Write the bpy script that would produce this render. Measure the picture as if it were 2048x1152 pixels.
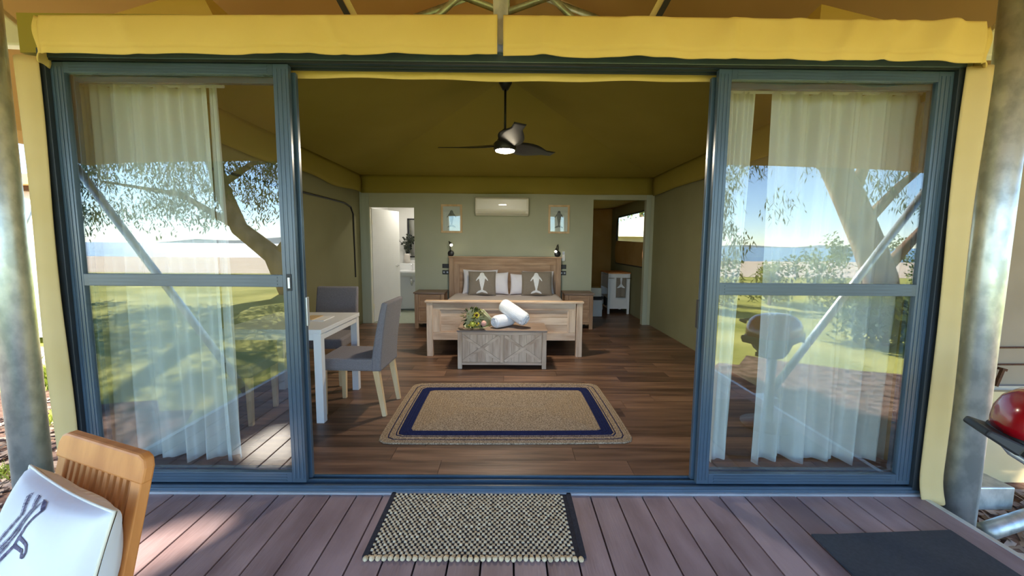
import bpy, bmesh, math, random
from mathutils import Vector, Matrix, Quaternion
random.seed(7)
for o in list(bpy.data.objects): bpy.data.objects.remove(o)
SC = bpy.context.scene
COL = SC.collection
R = math.radians

# ------------------------------------------------------------------ camera
def make_camera():
    px, py, pz = -0.0082, -2.3395, 1.4604
    pitch, yaw, roll, f = .1026, .0077, .0079, 835.25
    fw = Vector((math.sin(yaw)*math.cos(pitch), math.cos(yaw)*math.cos(pitch), -math.sin(pitch)))
    rt = Vector((math.cos(yaw), -math.sin(yaw), 0)); up = rt.cross(fw)
    c, s = math.cos(roll), math.sin(roll)
    r2 = rt*c + up*s; u2 = up*c - rt*s
    cd = bpy.data.cameras.new('camera'); co = bpy.data.objects.new('camera', cd); COL.objects.link(co)
    m = Matrix((r2, u2, -fw)).transposed().to_4x4(); m.translation = (px, py, pz)
    co.matrix_world = m
    cd.sensor_fit = 'HORIZONTAL'; cd.sensor_width = 36; cd.lens = 36*f/2048
    cd.clip_start = .02; cd.clip_end = 5000
    SC.camera = co
make_camera()

# ------------------------------------------------------------------ sky, sun, exposure
SUN = Vector((-.45, -.72, .53)).normalized()
def make_light():
    w = bpy.data.worlds.new('world'); SC.world = w; w.use_nodes = True
    nt = w.node_tree; bg = nt.nodes['Background']
    sky = nt.nodes.new('ShaderNodeTexSky'); sky.sky_type = 'NISHITA'
    sky.sun_disc = False; sky.sun_elevation = math.asin(SUN.z); sky.sun_rotation = math.atan2(SUN.x, SUN.y)
    sky.altitude = 2500; sky.air_density = 1.0; sky.dust_density = .05; sky.ozone_density = 3
    nt.links.new(sky.outputs[0], bg.inputs[0]); bg.inputs[1].default_value = .22
    ld = bpy.data.lights.new('sun', 'SUN'); ld.energy = 7.5; ld.angle = R(.53); ld.color = (1, .92, .78)
    lo = bpy.data.objects.new('sun', ld); COL.objects.link(lo)
    lo.rotation_euler = SUN.to_track_quat('Z', 'Y').to_euler(); lo.location = (-8, -14, 12)
make_light()
SC.view_settings.view_transform = 'Standard'; SC.view_settings.look = 'None'
SC.view_settings.gamma = 1; SC.view_settings.use_curve_mapping = False
SC.view_settings.exposure = 1.7

# ------------------------------------------------------------------ materials
def s2l(*c):
    return tuple((x/255/12.92 if x/255 <= .04045 else ((x/255+.055)/1.055)**2.4) for x in c)
MATS = {}
def mat(name, c1, c2=None, rough=.6, metal=0, sc=(6, 6, 6), detail=3, bump=0, bsc=None, spec=.5, rnd=0, transl=0, transp=0, lo=.35, hi=.65, emit=None, coat=0, sheen=0, waves=None):
    m = bpy.data.materials.new(name); m.use_nodes = True; MATS[name] = m
    nt = m.node_tree; N = nt.nodes; L = nt.links
    b = N['Principled BSDF']; out = N['Material Output']
    b.inputs['Roughness'].default_value = rough; b.inputs['Metallic'].default_value = metal
    b.inputs['Specular IOR Level'].default_value = spec
    b.inputs['Coat Weight'].default_value = coat; b.inputs['Sheen Weight'].default_value = sheen
    c1 = tuple(c1)+(1,)
    b.inputs['Base Color'].default_value = c1
    src = None; vec = None
    if c2 is not None or bump or rnd:
        tc = N.new('ShaderNodeTexCoord'); oi = N.new('ShaderNodeObjectInfo')
        ad = N.new('ShaderNodeVectorMath'); ad.operation = 'ADD'
        ml = N.new('ShaderNodeMath'); ml.operation = 'MULTIPLY'; ml.inputs[1].default_value = 37
        L.new(oi.outputs['Random'], ml.inputs[0]); L.new(tc.outputs['Object'], ad.inputs[0]); L.new(ml.outputs[0], ad.inputs[1])
        mp = N.new('ShaderNodeMapping'); mp.inputs['Scale'].default_value = sc
        L.new(ad.outputs[0], mp.inputs[0]); vec = mp
    if c2 is not None:
        if waves:
            nz = N.new('ShaderNodeTexWave'); nz.inputs['Scale'].default_value = waves; nz.inputs['Distortion'].default_value = 4; nz.inputs['Detail'].default_value = 2
        else:
            nz = N.new('ShaderNodeTexNoise'); nz.inputs['Scale'].default_value = 1; nz.inputs['Detail'].default_value = detail
        L.new(mp.outputs[0], nz.inputs['Vector'])
        cr = N.new('ShaderNodeValToRGB'); cr.color_ramp.elements[0].position = lo; cr.color_ramp.elements[1].position = hi
        cr.color_ramp.elements[0].color = c1; cr.color_ramp.elements[1].color = tuple(c2)+(1,)
        L.new(nz.outputs[1 if waves else 0], cr.inputs[0]); src = cr.outputs[0]
    if rnd:
        hs = N.new('ShaderNodeHueSaturation'); mr = N.new('ShaderNodeMapRange')
        mr.inputs[3].default_value = 1-rnd; mr.inputs[4].default_value = 1+rnd
        L.new(oi.outputs['Random'], mr.inputs[0]); L.new(mr.outputs[0], hs.inputs['Value'])
        if src: L.new(src, hs.inputs['Color'])
        else: hs.inputs['Color'].default_value = c1
        src = hs.outputs[0]
    if src: L.new(src, b.inputs['Base Color'])
    if bump:
        nb = N.new('ShaderNodeTexNoise'); nb.inputs['Scale'].default_value = 1; nb.inputs['Detail'].default_value = 3
        mp2 = N.new('ShaderNodeMapping'); mp2.inputs['Scale'].default_value = bsc or sc
        L.new(ad.outputs[0], mp2.inputs[0]); L.new(mp2.outputs[0], nb.inputs['Vector'])
        bp = N.new('ShaderNodeBump'); bp.inputs['Strength'].default_value = bump; bp.inputs['Distance'].default_value = .02
        L.new(nb.outputs[0], bp.inputs['Height']); L.new(bp.outputs[0], b.inputs['Normal'])
    last = b.outputs[0]
    if transl:
        t = N.new('ShaderNodeBsdfTranslucent'); t.inputs[0].default_value = c1
        if src: L.new(src, t.inputs[0])
        mx = N.new('ShaderNodeMixShader'); mx.inputs[0].default_value = transl
        L.new(last, mx.inputs[1]); L.new(t.outputs[0], mx.inputs[2]); last = mx.outputs[0]
    if transp:
        t = N.new('ShaderNodeBsdfTransparent')
        mx = N.new('ShaderNodeMixShader'); mx.inputs[0].default_value = transp
        L.new(last, mx.inputs[1]); L.new(t.outputs[0], mx.inputs[2]); last = mx.outputs[0]
    if emit:
        b.inputs['Emission Color'].default_value = tuple(emit[0])+(1,); b.inputs['Emission Strength'].default_value = emit[1]
    L.new(last, out.inputs[0])
    return m
def glass(name, refl, tint=(.93, .96, .95), rough=0):
    m = bpy.data.materials.new(name); m.use_nodes = True; MATS[name] = m
    nt = m.node_tree; N = nt.nodes; L = nt.links
    N.remove(N['Principled BSDF'])
    g = N.new('ShaderNodeBsdfGlossy'); g.inputs['Roughness'].default_value = rough; g.inputs['Color'].default_value = (1, 1, 1, 1)
    t = N.new('ShaderNodeBsdfTransparent'); t.inputs[0].default_value = tuple(tint)+(1,)
    fc = N.new('ShaderNodeLayerWeight'); fc.inputs[0].default_value = .5
    pw = N.new('ShaderNodeMath'); pw.operation = 'POWER'; pw.inputs[1].default_value = 4; L.new(fc.outputs['Facing'], pw.inputs[0])
    lw = N.new('ShaderNodeMapRange'); lw.inputs[3].default_value = refl; lw.inputs[4].default_value = .9; L.new(pw.outputs[0], lw.inputs[0])
    mx = N.new('ShaderNodeMixShader')
    L.new(lw.outputs[0], mx.inputs[0]); L.new(t.outputs[0], mx.inputs[1]); L.new(g.outputs[0], mx.inputs[2])
    L.new(mx.outputs[0], N['Material Output'].inputs[0])
    return m

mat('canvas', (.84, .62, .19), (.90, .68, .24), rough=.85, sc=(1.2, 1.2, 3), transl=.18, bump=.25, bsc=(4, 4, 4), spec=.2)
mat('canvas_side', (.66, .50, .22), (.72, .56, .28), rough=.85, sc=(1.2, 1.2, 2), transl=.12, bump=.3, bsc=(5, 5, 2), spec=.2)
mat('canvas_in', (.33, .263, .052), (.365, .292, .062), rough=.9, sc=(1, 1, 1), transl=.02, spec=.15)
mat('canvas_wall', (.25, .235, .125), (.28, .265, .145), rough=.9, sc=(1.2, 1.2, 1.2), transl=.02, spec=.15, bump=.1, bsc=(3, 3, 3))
mat('canvas_fly', (.46, .29, .12), (.54, .35, .16), rough=.85, sc=(.6, .6, .6), transl=.22, spec=.2)
mat('canvas_brown', (.36, .22, .08), (.42, .27, .11), rough=.9, sc=(2, 2, 2), transl=.25, spec=.15)
mat('sage', (.44, .45, .32), (.47, .48, .35), rough=.75, sc=(2, 2, 2), spec=.3)
mat('sage_trim', (.40, .44, .34), (.44, .48, .38), rough=.6, sc=(20, 20, 1), spec=.4)
mat('white_paint', (.78, .77, .74), (.82, .81, .78), rough=.45, sc=(3, 3, 3))
mat('cream', (.80, .76, .62), (.84, .80, .66), rough=.5, sc=(3, 3, 3))
mat('frame', s2l(62, 80, 94), s2l(70, 90, 106), rough=.27, sc=(3, 3, 3), spec=.7)
mat('frame_dark', s2l(40, 46, 50), s2l(46, 54, 60), rough=.45, sc=(3, 3, 3), spec=.5)
mat('alu', (.62, .66, .68), (.70, .73, .75), rough=.4, metal=.7, sc=(10, 10, 10))
mat('galv', (.50, .56, .56), (.72, .77, .76), rough=.42, metal=.75, sc=(14, 14, 9), detail=6, lo=.4, hi=.6, bump=.1, bsc=(20, 20, 20))
mat('deckboard', s2l(124, 102, 102), s2l(164, 142, 142), rough=.55, sc=(5, 1.6, 5), detail=5, rnd=.07, bump=.12, bsc=(90, 6, 90), spec=.5)
mat('black', (.012, .012, .014), (.02, .02, .022), rough=.5, sc=(8, 8, 8))
mat('black_metal', (.018, .018, .02), (.028, .028, .03), rough=.35, sc=(8, 8, 8))
mat('mat_rubber', (.030, .036, .046), (.040, .047, .058), rough=.75, sc=(60, 60, 60), bump=.2, bsc=(120, 120, 120))
mat('floorwood', s2l(88, 64, 50), s2l(134, 102, 80), rough=.38, sc=(1.6, 16, 4), detail=5, rnd=.36, bump=.06, bsc=(3, 60, 3), spec=.45)
mat('subfloor', (.03, .02, .015), (.04, .03, .02), rough=.9, sc=(3, 3, 3))
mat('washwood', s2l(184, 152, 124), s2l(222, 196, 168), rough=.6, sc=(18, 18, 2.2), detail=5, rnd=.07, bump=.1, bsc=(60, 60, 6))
mat('washwood_x', s2l(184, 152, 124), s2l(222, 196, 168), rough=.6, sc=(2.2, 18, 18), detail=5, rnd=.07, bump=.1, bsc=(6, 60, 60))
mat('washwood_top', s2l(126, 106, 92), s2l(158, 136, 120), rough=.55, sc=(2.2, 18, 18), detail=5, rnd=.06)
mat('headwood', s2l(160, 126, 96), s2l(192, 158, 126), rough=.6, sc=(2.2, 18, 18), detail=5, rnd=.05)
mat('headwood_z', s2l(158, 126, 98), s2l(188, 156, 126), rough=.6, sc=(18, 18, 2.2), detail=5, rnd=.05)
mat('legwood', s2l(214, 180, 132), s2l(228, 198, 152), rough=.5, sc=(20, 20, 3), detail=4)
mat('teak', s2l(190, 118, 56), s2l(214, 142, 76), rough=.5, sc=(16, 16, 3), detail=4, rnd=.08)
mat('grey_fabric', s2l(122, 116, 118), s2l(136, 130, 132), rough=.95, sc=(160, 160, 160), detail=2, bump=.15, bsc=(220, 220, 220), spec=.15, sheen=.1)
mat('table_white', (.80, .80, .80), (.83, .83, .83), rough=.3, sc=(3, 3, 3))
mat('linen', (.82, .80, .84), (.86, .85, .88), rough=.9, sc=(5, 5, 5), bump=.25, bsc=(9, 9, 9), spec=.2)
mat('duvet', (.74, .68, .68), (.80, .74, .74), rough=.9, sc=(3, 3, 3), bump=.3, bsc=(5, 5, 5), spec=.2)
mat('cushion_grey', s2l(136, 126, 112), s2l(146, 137, 124), rough=.95, sc=(120, 120, 120), bump=.15, bsc=(14, 14, 14), spec=.15)
mat('print_white', (.84, .86, .86), (.78, .81, .82), rough=.85, sc=(30, 30, 30), spec=.2)
mat('print_grey', s2l(110, 108, 108), s2l(160, 158, 156), rough=.8, sc=(60, 60, 60))
mat('print_ink', s2l(64, 58, 86), s2l(120, 112, 140), rough=.85, sc=(90, 90, 90))
mat('pillow_white', (.80, .82, .86), (.84, .86, .90), rough=.9, sc=(5, 5, 5), bump=.2, bsc=(10, 10, 10), spec=.2)
mat('towel', (.84, .86, .90), (.88, .90, .93), rough=.98, sc=(80, 80, 80), bump=.35, bsc=(140, 140, 140), spec=.1)
mat('jute', s2l(120, 102, 80), s2l(196, 174, 146), rough=.95, sc=(120, 120, 120), detail=3, bump=.5, bsc=(140, 140, 140), spec=.1)
mat('navy', s2l(30, 36, 74), s2l(40, 48, 90), rough=.95, sc=(120, 120, 120), bump=.4, bsc=(140, 140, 140), spec=.1)
mat('seagrass', s2l(204, 180, 138), s2l(238, 220, 180), rough=.9, sc=(50, 50, 50), rnd=.1)
mat('matdark', s2l(38, 38, 46), s2l(50, 50, 58), rough=.95, sc=(60, 60, 60))
mat('ac_white', (.82, .79, .66), (.84, .81, .69), rough=.3, sc=(2, 2, 2))
mat('pale_wood', s2l(206, 174, 128), s2l(222, 192, 148), rough=.5, sc=(20, 20, 4))
mat('paper', (.82, .80, .77), (.84, .82, .80), rough=.7, sc=(4, 4, 4))
mat('wrap', s2l(214, 214, 170), s2l(228, 226, 190), rough=.7, sc=(8, 8, 8), transl=.2)
mat('leaf', s2l(46, 70, 34), s2l(84, 106, 52), rough=.6, sc=(20, 20, 20), transl=.15, rnd=.3)
mat('leaf_dark', s2l(28, 34, 24), s2l(46, 54, 36), rough=.6, sc=(20, 20, 20), rnd=.3)
mat('yellow', s2l(246, 206, 30), s2l(250, 220, 70), rough=.6, sc=(30, 30, 30))
mat('lime', s2l(206, 206, 60), s2l(226, 224, 110), rough=.6, sc=(30, 30, 30))
mat('brownc', s2l(70, 40, 18), s2l(90, 54, 24), rough=.9, sc=(60, 60, 60))
mat('pink', s2l(216, 150, 140), s2l(232, 186, 170), rough=.6, sc=(30, 30, 30))
mat('vase', (.62, .56, .50), (.72, .66, .60), rough=.3, sc=(10, 10, 10))
mat('ceramic', (.84, .84, .83), (.86, .86, .85), rough=.15, sc=(2, 2, 2))
mat('chrome', (.75, .75, .77), (.8, .8, .82), rough=.12, metal=1, sc=(3, 3, 3))
mat('bbq_red', s2l(150, 8, 20), s2l(165, 12, 26), rough=.18, sc=(2, 2, 2), coat=.6)
mat('bbq_grey', (.36, .36, .38), (.42, .42, .44), rough=.4, metal=.6, sc=(6, 6, 6))
mat('sheer', (.82, .83, .80), (.86, .87, .84), rough=.9, sc=(3, 3, 1), transl=.15, transp=.02, spec=.1)
mat('lawn', s2l(138, 146, 58), s2l(206, 202, 112), rough=.95, sc=(.55, .55, .55), detail=8, bump=.5, bsc=(12, 12, 12), spec=.1)
mat('litter', s2l(86, 62, 52), s2l(150, 122, 106), rough=.95, sc=(7, 7, 7), detail=8, bump=.6, bsc=(18, 18, 18), spec=.1)
mat('litter_chip', s2l(120, 96, 80), s2l(196, 176, 158), rough=.9, sc=(4, 4, 4), detail=4)
mat('gravel', s2l(206, 184, 168), s2l(232, 214, 198), rough=.95, sc=(8, 8, 8), detail=6)
mat('sand', s2l(222, 198, 168), s2l(238, 220, 196), rough=.95, sc=(.12, .5, 1), detail=5)
mat('water', s2l(70, 120, 160), s2l(110, 160, 190), rough=.25, sc=(.02, .15, 1), detail=5)
mat('grassblade', s2l(110, 140, 40), s2l(190, 196, 90), rough=.8, sc=(2, 2, 2), transl=.3, rnd=.2)
mat('bark', s2l(110, 84, 66), s2l(170, 140, 112), rough=.95, sc=(4, 4, 1.2), detail=6, bump=.8, bsc=(8, 8, 2))
mat('foliage', s2l(52, 70, 38), s2l(104, 122, 64), rough=.7, sc=(1.2, 1.2, 1.2), transl=.25, detail=3)
mat('foliage_lite', s2l(96, 116, 48), s2l(168, 176, 84), rough=.7, sc=(1.2, 1.2, 1.2), transl=.3, detail=3)
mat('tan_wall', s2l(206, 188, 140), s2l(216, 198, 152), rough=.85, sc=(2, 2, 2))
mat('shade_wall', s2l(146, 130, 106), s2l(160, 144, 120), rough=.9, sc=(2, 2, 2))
mat('pink_curtain', s2l(226, 206, 196), s2l(236, 218, 208), rough=.9, sc=(3, 3, .4), transl=.2)
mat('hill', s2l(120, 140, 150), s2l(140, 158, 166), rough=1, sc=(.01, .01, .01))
mat('lamp_on', (1, .9, .7), rough=.5, emit=((1, .86, .62), 14))
mat('bulb_on', (1, .95, .8), rough=.5, emit=((1, .92, .7), 6))
glass('glass_door', .095)
glass('glass_pic', .06)
mat('mirror', (.8, .82, .82), rough=.03, metal=1)

# ------------------------------------------------------------------ mesh builder
def orth(d):
    d = d.normalized(); a = Vector((0, 0, 1)) if abs(d.z) < .95 else Vector((1, 0, 0))
    u = d.cross(a).normalized(); return u, d.cross(u).normalized()
class MB:
    def __init__(s): s.v = []; s.f = []
    def add(s, vs, fs):
        n = len(s.v); s.v += [Vector(p) for p in vs]; s.f += [tuple(i+n for i in f) for f in fs]; return s
    def box(s, x0, x1, y0, y1, z0, z1, m=None):
        vs = [Vector(p) for p in ((x0, y0, z0), (x1, y0, z0), (x1, y1, z0), (x0, y1, z0), (x0, y0, z1), (x1, y0, z1), (x1, y1, z1), (x0, y1, z1))]
        if m: vs = [m @ p for p in vs]
        return s.add(vs, [(0, 3, 2, 1), (4, 5, 6, 7), (0, 1, 5, 4), (1, 2, 6, 5), (2, 3, 7, 6), (3, 0, 4, 7)])
    def bar(s, a, b, w, h, upv=(0, 0, 1), w2=None, h2=None):
        a, b = Vector(a), Vector(b); d = (b-a).normalized(); u = d.cross(Vector(upv))
        if u.length < 1e-4: u = d.cross(Vector((0, 1, 0)))
        u.normalize(); n = u.cross(d)
        w2 = w2 or w; h2 = h2 or h
        vs = [a-u*w/2-n*h/2, a+u*w/2-n*h/2, a+u*w/2+n*h/2, a-u*w/2+n*h/2, b-u*w2/2-n*h2/2, b+u*w2/2-n*h2/2, b+u*w2/2+n*h2/2, b-u*w2/2+n*h2/2]
        return s.add(vs, [(0, 1, 2, 3), (7, 6, 5, 4), (0, 4, 5, 1), (1, 5, 6, 2), (2, 6, 7, 3), (3, 7, 4, 0)])
    def tube(s, pts, r, n=10, cap=True):
        pts = [Vector(p) for p in pts]; rs = r if isinstance(r, (list, tuple)) else [r]*len(pts)
        rings = []; u = None
        for i, p in enumerate(pts):
            d = (pts[min(i+1, len(pts)-1)]-pts[max(i-1, 0)]).normalized()
            if u is None: u, w = orth(d)
            else:
                u = (u-d*u.dot(d)).normalized(); w = d.cross(u)
            rings.append([p+(u*math.cos(t)+w*math.sin(t))*rs[i] for t in [2*math.pi*k/n for k in range(n)]])
        vs = [q for rg in rings for q in rg]; fs = []
        for i in range(len(pts)-1):
            for k in range(n):
                fs.append((i*n+k, i*n+(k+1) % n, (i+1)*n+(k+1) % n, (i+1)*n+k))
        if cap: fs += [tuple(range(n))[::-1], tuple((len(pts)-1)*n+k for k in range(n))]
        return s.add(vs, fs)
    def lathe(s, prof, c=(0, 0, 0), n=24, m=None, sx=1, sy=1):
        vs = []; fs = []
        for r, z in prof:
            for k in range(n):
                t = 2*math.pi*k/n; p = Vector((r*math.cos(t)*sx, r*math.sin(t)*sy, z))
                vs.append((m @ p if m else p)+Vector(c))
        for i in range(len(prof)-1):
            for k in range(n): fs.append((i*n+k, i*n+(k+1) % n, (i+1)*n+(k+1) % n, (i+1)*n+k))
        if prof[0][0] > 1e-5: fs.append(tuple(range(n))[::-1])
        if prof[-1][0] > 1e-5: fs.append(tuple((len(prof)-1)*n+k for k in range(n)))
        return s.add(vs, fs)
    def grid(s, fn, nu, nv, flip=False):
        vs = [fn(i/nu, j/nv) for j in range(nv+1) for i in range(nu+1)]; w = nu+1
        fs = [(j*w+i, j*w+i+1, (j+1)*w+i+1, (j+1)*w+i) for j in range(nv) for i in range(nu)]
        if flip: fs = [f[::-1] for f in fs]
        return s.add(vs, fs)
    def poly(s, pts, thick):   # closed outline list of Vectors, extruded by vector thick
        pts = [Vector(p) for p in pts]; n = len(pts); th = Vector(thick)
        return s.add(pts+[p+th for p in pts], [tuple(range(n)), tuple(range(2*n-1, n-1, -1))]+[(i, i+n, (i+1) % n+n, (i+1) % n) for i in range(n)])
    def mesh(s, name, off=Vector((0, 0, 0))):
        me = bpy.data.meshes.new(name); me.from_pydata([tuple(p-off) for p in s.v], [], s.f)
        bm = bmesh.new(); bm.from_mesh(me); bmesh.ops.recalc_face_normals(bm, faces=bm.faces); bm.to_mesh(me); bm.free()
        return me
    def build(s, name, m, parent=None, smooth=False, bevel=0, local=False, kind=None, solid=0, label=None, subd=0):
        off = Vector((0, 0, 0)); origin = None
        if parent is None:
            xs = [p.x for p in s.v]; ys = [p.y for p in s.v]; zs = [p.z for p in s.v]
            origin = Vector(((min(xs)+max(xs))/2, (min(ys)+max(ys))/2, min(zs))); off = origin
        elif not local:
            q = parent
            while q: off = off+Vector(q.location); q = q.parent
        me = s.mesh(name, off); me.materials.append(MATS[m] if isinstance(m, str) else m)
        o = bpy.data.objects.new(name, me); COL.objects.link(o)
        if origin: o.location = origin
        o.parent = parent
        if smooth:
            for p in me.polygons: p.use_smooth = True
        if subd:
            d = o.modifiers.new('subd', 'SUBSURF'); d.levels = subd; d.render_levels = subd
        if solid:
            d = o.modifiers.new('solid', 'SOLIDIFY'); d.thickness = solid; d.offset = 0
        if bevel:
            d = o.modifiers.new('bevel', 'BEVEL'); d.width = bevel; d.segments = 2; d.limit_method = 'ANGLE'; d.angle_limit = R(40)
        if kind: o['kind'] = kind
        if label: o['label'] = label
        return o
def tag(o, label, cat, group=None):
    o['label'] = label; o['category'] = cat
    if group: o['group'] = group
    return o
def thing(name, label, cat, loc=(0, 0, 0), rz=0, group=None):
    o = bpy.data.objects.new(name, None); COL.objects.link(o); o.empty_display_size = .1
    o.location = loc; o.rotation_euler = (0, 0, rz)
    return tag(o, label, cat, group)
def struct(o, label=None):
    o['kind'] = 'structure'
    if label: o['label'] = label
    return o
def sroot(name, loc=(0, 0, 0), label=None):
    o = bpy.data.objects.new(name, None); COL.objects.link(o); o.location = loc; o.empty_display_size = .1
    return struct(o, label)
def dup(root, loc, rz, label=None):
    r = root.copy(); COL.objects.link(r); r.location = loc; r.rotation_euler = (0, 0, rz)
    if label: r['label'] = label
    for ch in list(root.children):
        c = ch.copy(); COL.objects.link(c); c.parent = r
        for g in ch.children:
            d = g.copy(); COL.objects.link(d); d.parent = c
    return r
def inside(poly, x, y):
    c = False; n = len(poly)
    for i in range(n):
        x1, y1 = poly[i]; x2, y2 = poly[(i+1) % n]
        if (y1 > y) != (y2 > y) and x < (x2-x1)*(y-y1)/(y2-y1)+x1: c = not c
    return c
def smoothpoly(p, n=6):
    out = []; N = len(p)
    for i in range(N):
        a, b, c, d = [Vector((*p[(i+k) % N], 0)) for k in (-1, 0, 1, 2)]
        for k in range(n):
            t = k/n
            q = .5*((2*b)+(c-a)*t+(2*a-5*b+4*c-d)*t*t+(3*b-a-3*c+d)*t**3); out.append((q.x, q.y))
    return out
def interp(pts, t):
    for i in range(len(pts)-1):
        if t <= pts[i+1][0] or i == len(pts)-2:
            a, b = pts[i], pts[i+1]; k = (t-a[0])/(b[0]-a[0]); return a[1]+(b[1]-a[1])*k

ZF = .05      # inside floor
GZ = -.45     # garden ground
DY = 5.05     # back wall

# ------------------------------------------------------------------ ground outside
def ground():
    o = MB().add([(-60, -24, GZ), (60, -24, GZ), (60, 40, GZ), (-60, 40, GZ)], [(0, 1, 2, 3)]).build('ground', 'lawn'); struct(o)
    mb = MB()
    def blob(cx, cy, rx, ry, z, seed):
        rr = random.Random(seed); n = 40
        pts = [Vector((cx+rx*math.cos(2*math.pi*k/n)*(1+rr.uniform(-.12, .12)), cy+ry*math.sin(2*math.pi*k/n)*(1+rr.uniform(-.12, .12)), z)) for k in range(n)]
        return MB().poly(pts, (0, 0, -.02))
    struct(blob(-4.6, 1.2, 2.2, 3.6, GZ+.012, 1).build('garden_bed', 'litter'))
    struct(blob(4.6, -.2, 2.6, 4.2, GZ+.012, 2).build('garden_bed', 'litter'))
    struct(blob(-9.5, 4.3, 5.5, .75, GZ+.024, 3).build('path', 'gravel'))
    struct(MB().add([(-400, -75, GZ-.7), (400, -75, GZ-.7), (400, -23, GZ-.15), (-400, -23, GZ-.15)], [(0, 1, 2, 3)]).build('beach', 'sand'))
    struct(MB().add([(-3000, -3000, GZ-.68), (3000, -3000, GZ-.68), (3000, -62, GZ-.68), (-3000, -62, GZ-.68)], [(0, 1, 2, 3)]).build('sea', 'water'))
    def hl(u, v):
        x = -1600+3200*u; h = 16+12*math.sin(x*.004)+8*math.sin(x*.011+1)
        return Vector((x, -1900-250*math.sin(math.pi*v), GZ-1+h*math.sin(math.pi*v)))
    struct(MB().grid(hl, 80, 6).build('hills', 'hill', smooth=True))
    # leaf litter chips
    rr = random.Random(5)
    for nm, x0, x1, y0, y1, n, lab in (('leaf_litter', -5.6, -2.7, -.5, 3.6, 2600, 'dry leaf litter on the bare ground beside the left pole'), ('leaf_litter', 2.6, 4.6, -1.2, .75, 1200, 'dry leaf litter and bark beside the right deck edge')):
        mb = MB()
        for i in range(n):
            x, y = rr.uniform(x0, x1), rr.uniform(y0, y1); a = rr.uniform(0, 6.3); l = rr.uniform(.02, .07); w = rr.uniform(.006, .02); t = rr.uniform(-.35, .35)
            c, s = math.cos(a), math.sin(a); z = GZ+.022+l*.35*abs(t)
            mb.add([(x-c*l+s*w, y-s*l-c*w, z-l*t*.4), (x+c*l+s*w, y+s*l-c*w, z+l*t*.4), (x+c*l-s*w, y+s*l+c*w, z+l*t*.4+.01), (x-c*l-s*w, y-s*l+c*w, z-l*t*.4+.01)], [(0, 1, 2, 3)])
        o = mb.build(nm, 'litter_chip', kind='stuff'); tag(o, lab, 'leaves')
    # grass tufts near the left path
    for i, (x, y, h, lab) in enumerate(((-5.9, 3.0, .34, 'tall sunlit grass tuft beside the path behind the left pole'), (-4.7, 1.9, .16, 'low green grass tuft in the litter behind the left pole'), (-4.1, .9, .12, 'short grass tuft in the litter near the deck corner'), (-6.7, 3.3, .3, 'grass tuft at the left frame edge by the path'))):
        mb = MB()
        for k in range(90):
            a = rr.uniform(0, 6.3); r0 = rr.uniform(0, .22); px, py = x+r0*math.cos(a), y+r0*math.sin(a); b = rr.uniform(0, 6.3); hh = h*rr.uniform(.5, 1.1); dx, dy = math.cos(b)*hh*.5, math.sin(b)*hh*.5; w = .006
            mb.add([(px-w, py, GZ), (px+w, py, GZ), (px+dx*.4+w*.7, py+dy*.4, GZ+hh*.7), (px+dx, py+dy, GZ+hh)], [(0, 1, 2), (0, 2, 3)])
        tag(mb.build('grass_tuft', 'grassblade'), lab, 'grass')
ground()

# ------------------------------------------------------------------ deck
DX0, DX1, DYF = -2.55, 2.425, -2.62
def deck():
    r = sroot('deck', (0, 0, 0), 'veranda deck of mauve brown composite boards')
    b = None; p = .1516
    for i in range(-17, 16):
        xa = .0232+p*i+.004; xb = .0232+p*(i+1)-.004
        if xb > DX1+.03: continue
        if b is None:
            b = MB().box(-(p/2-.004), p/2-.004, DYF, -.028, -.025, 0).build('deck_board', 'deckboard', r, bevel=.003, local=True); o = b
        else:
            o = b.copy(); COL.objects.link(o)
        o.location = ((xa+xb)/2, 0, 0)
    MB().box(DX0, DX1-.01, DYF+.03, .0, -.14, -.03).build('deck_frame', 'subfloor', r)
    MB().box(DX1+.003, DX1+.035, DYF, -.03, -.16, .003).build('edge_trim', 'alu', r, bevel=.003)
    MB().box(DX0-.04, DX0-.003, DYF, -.03, -.16, .003).build('edge_trim', 'alu', r, bevel=.003)
    for x in (-2.3, 0, 2.3):
        for y in (-2.4, -.3): MB().box(x-.05, x+.05, y-.05, y+.05, GZ-.03, -.13).build('footing', 'alu', r)
deck()

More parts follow.
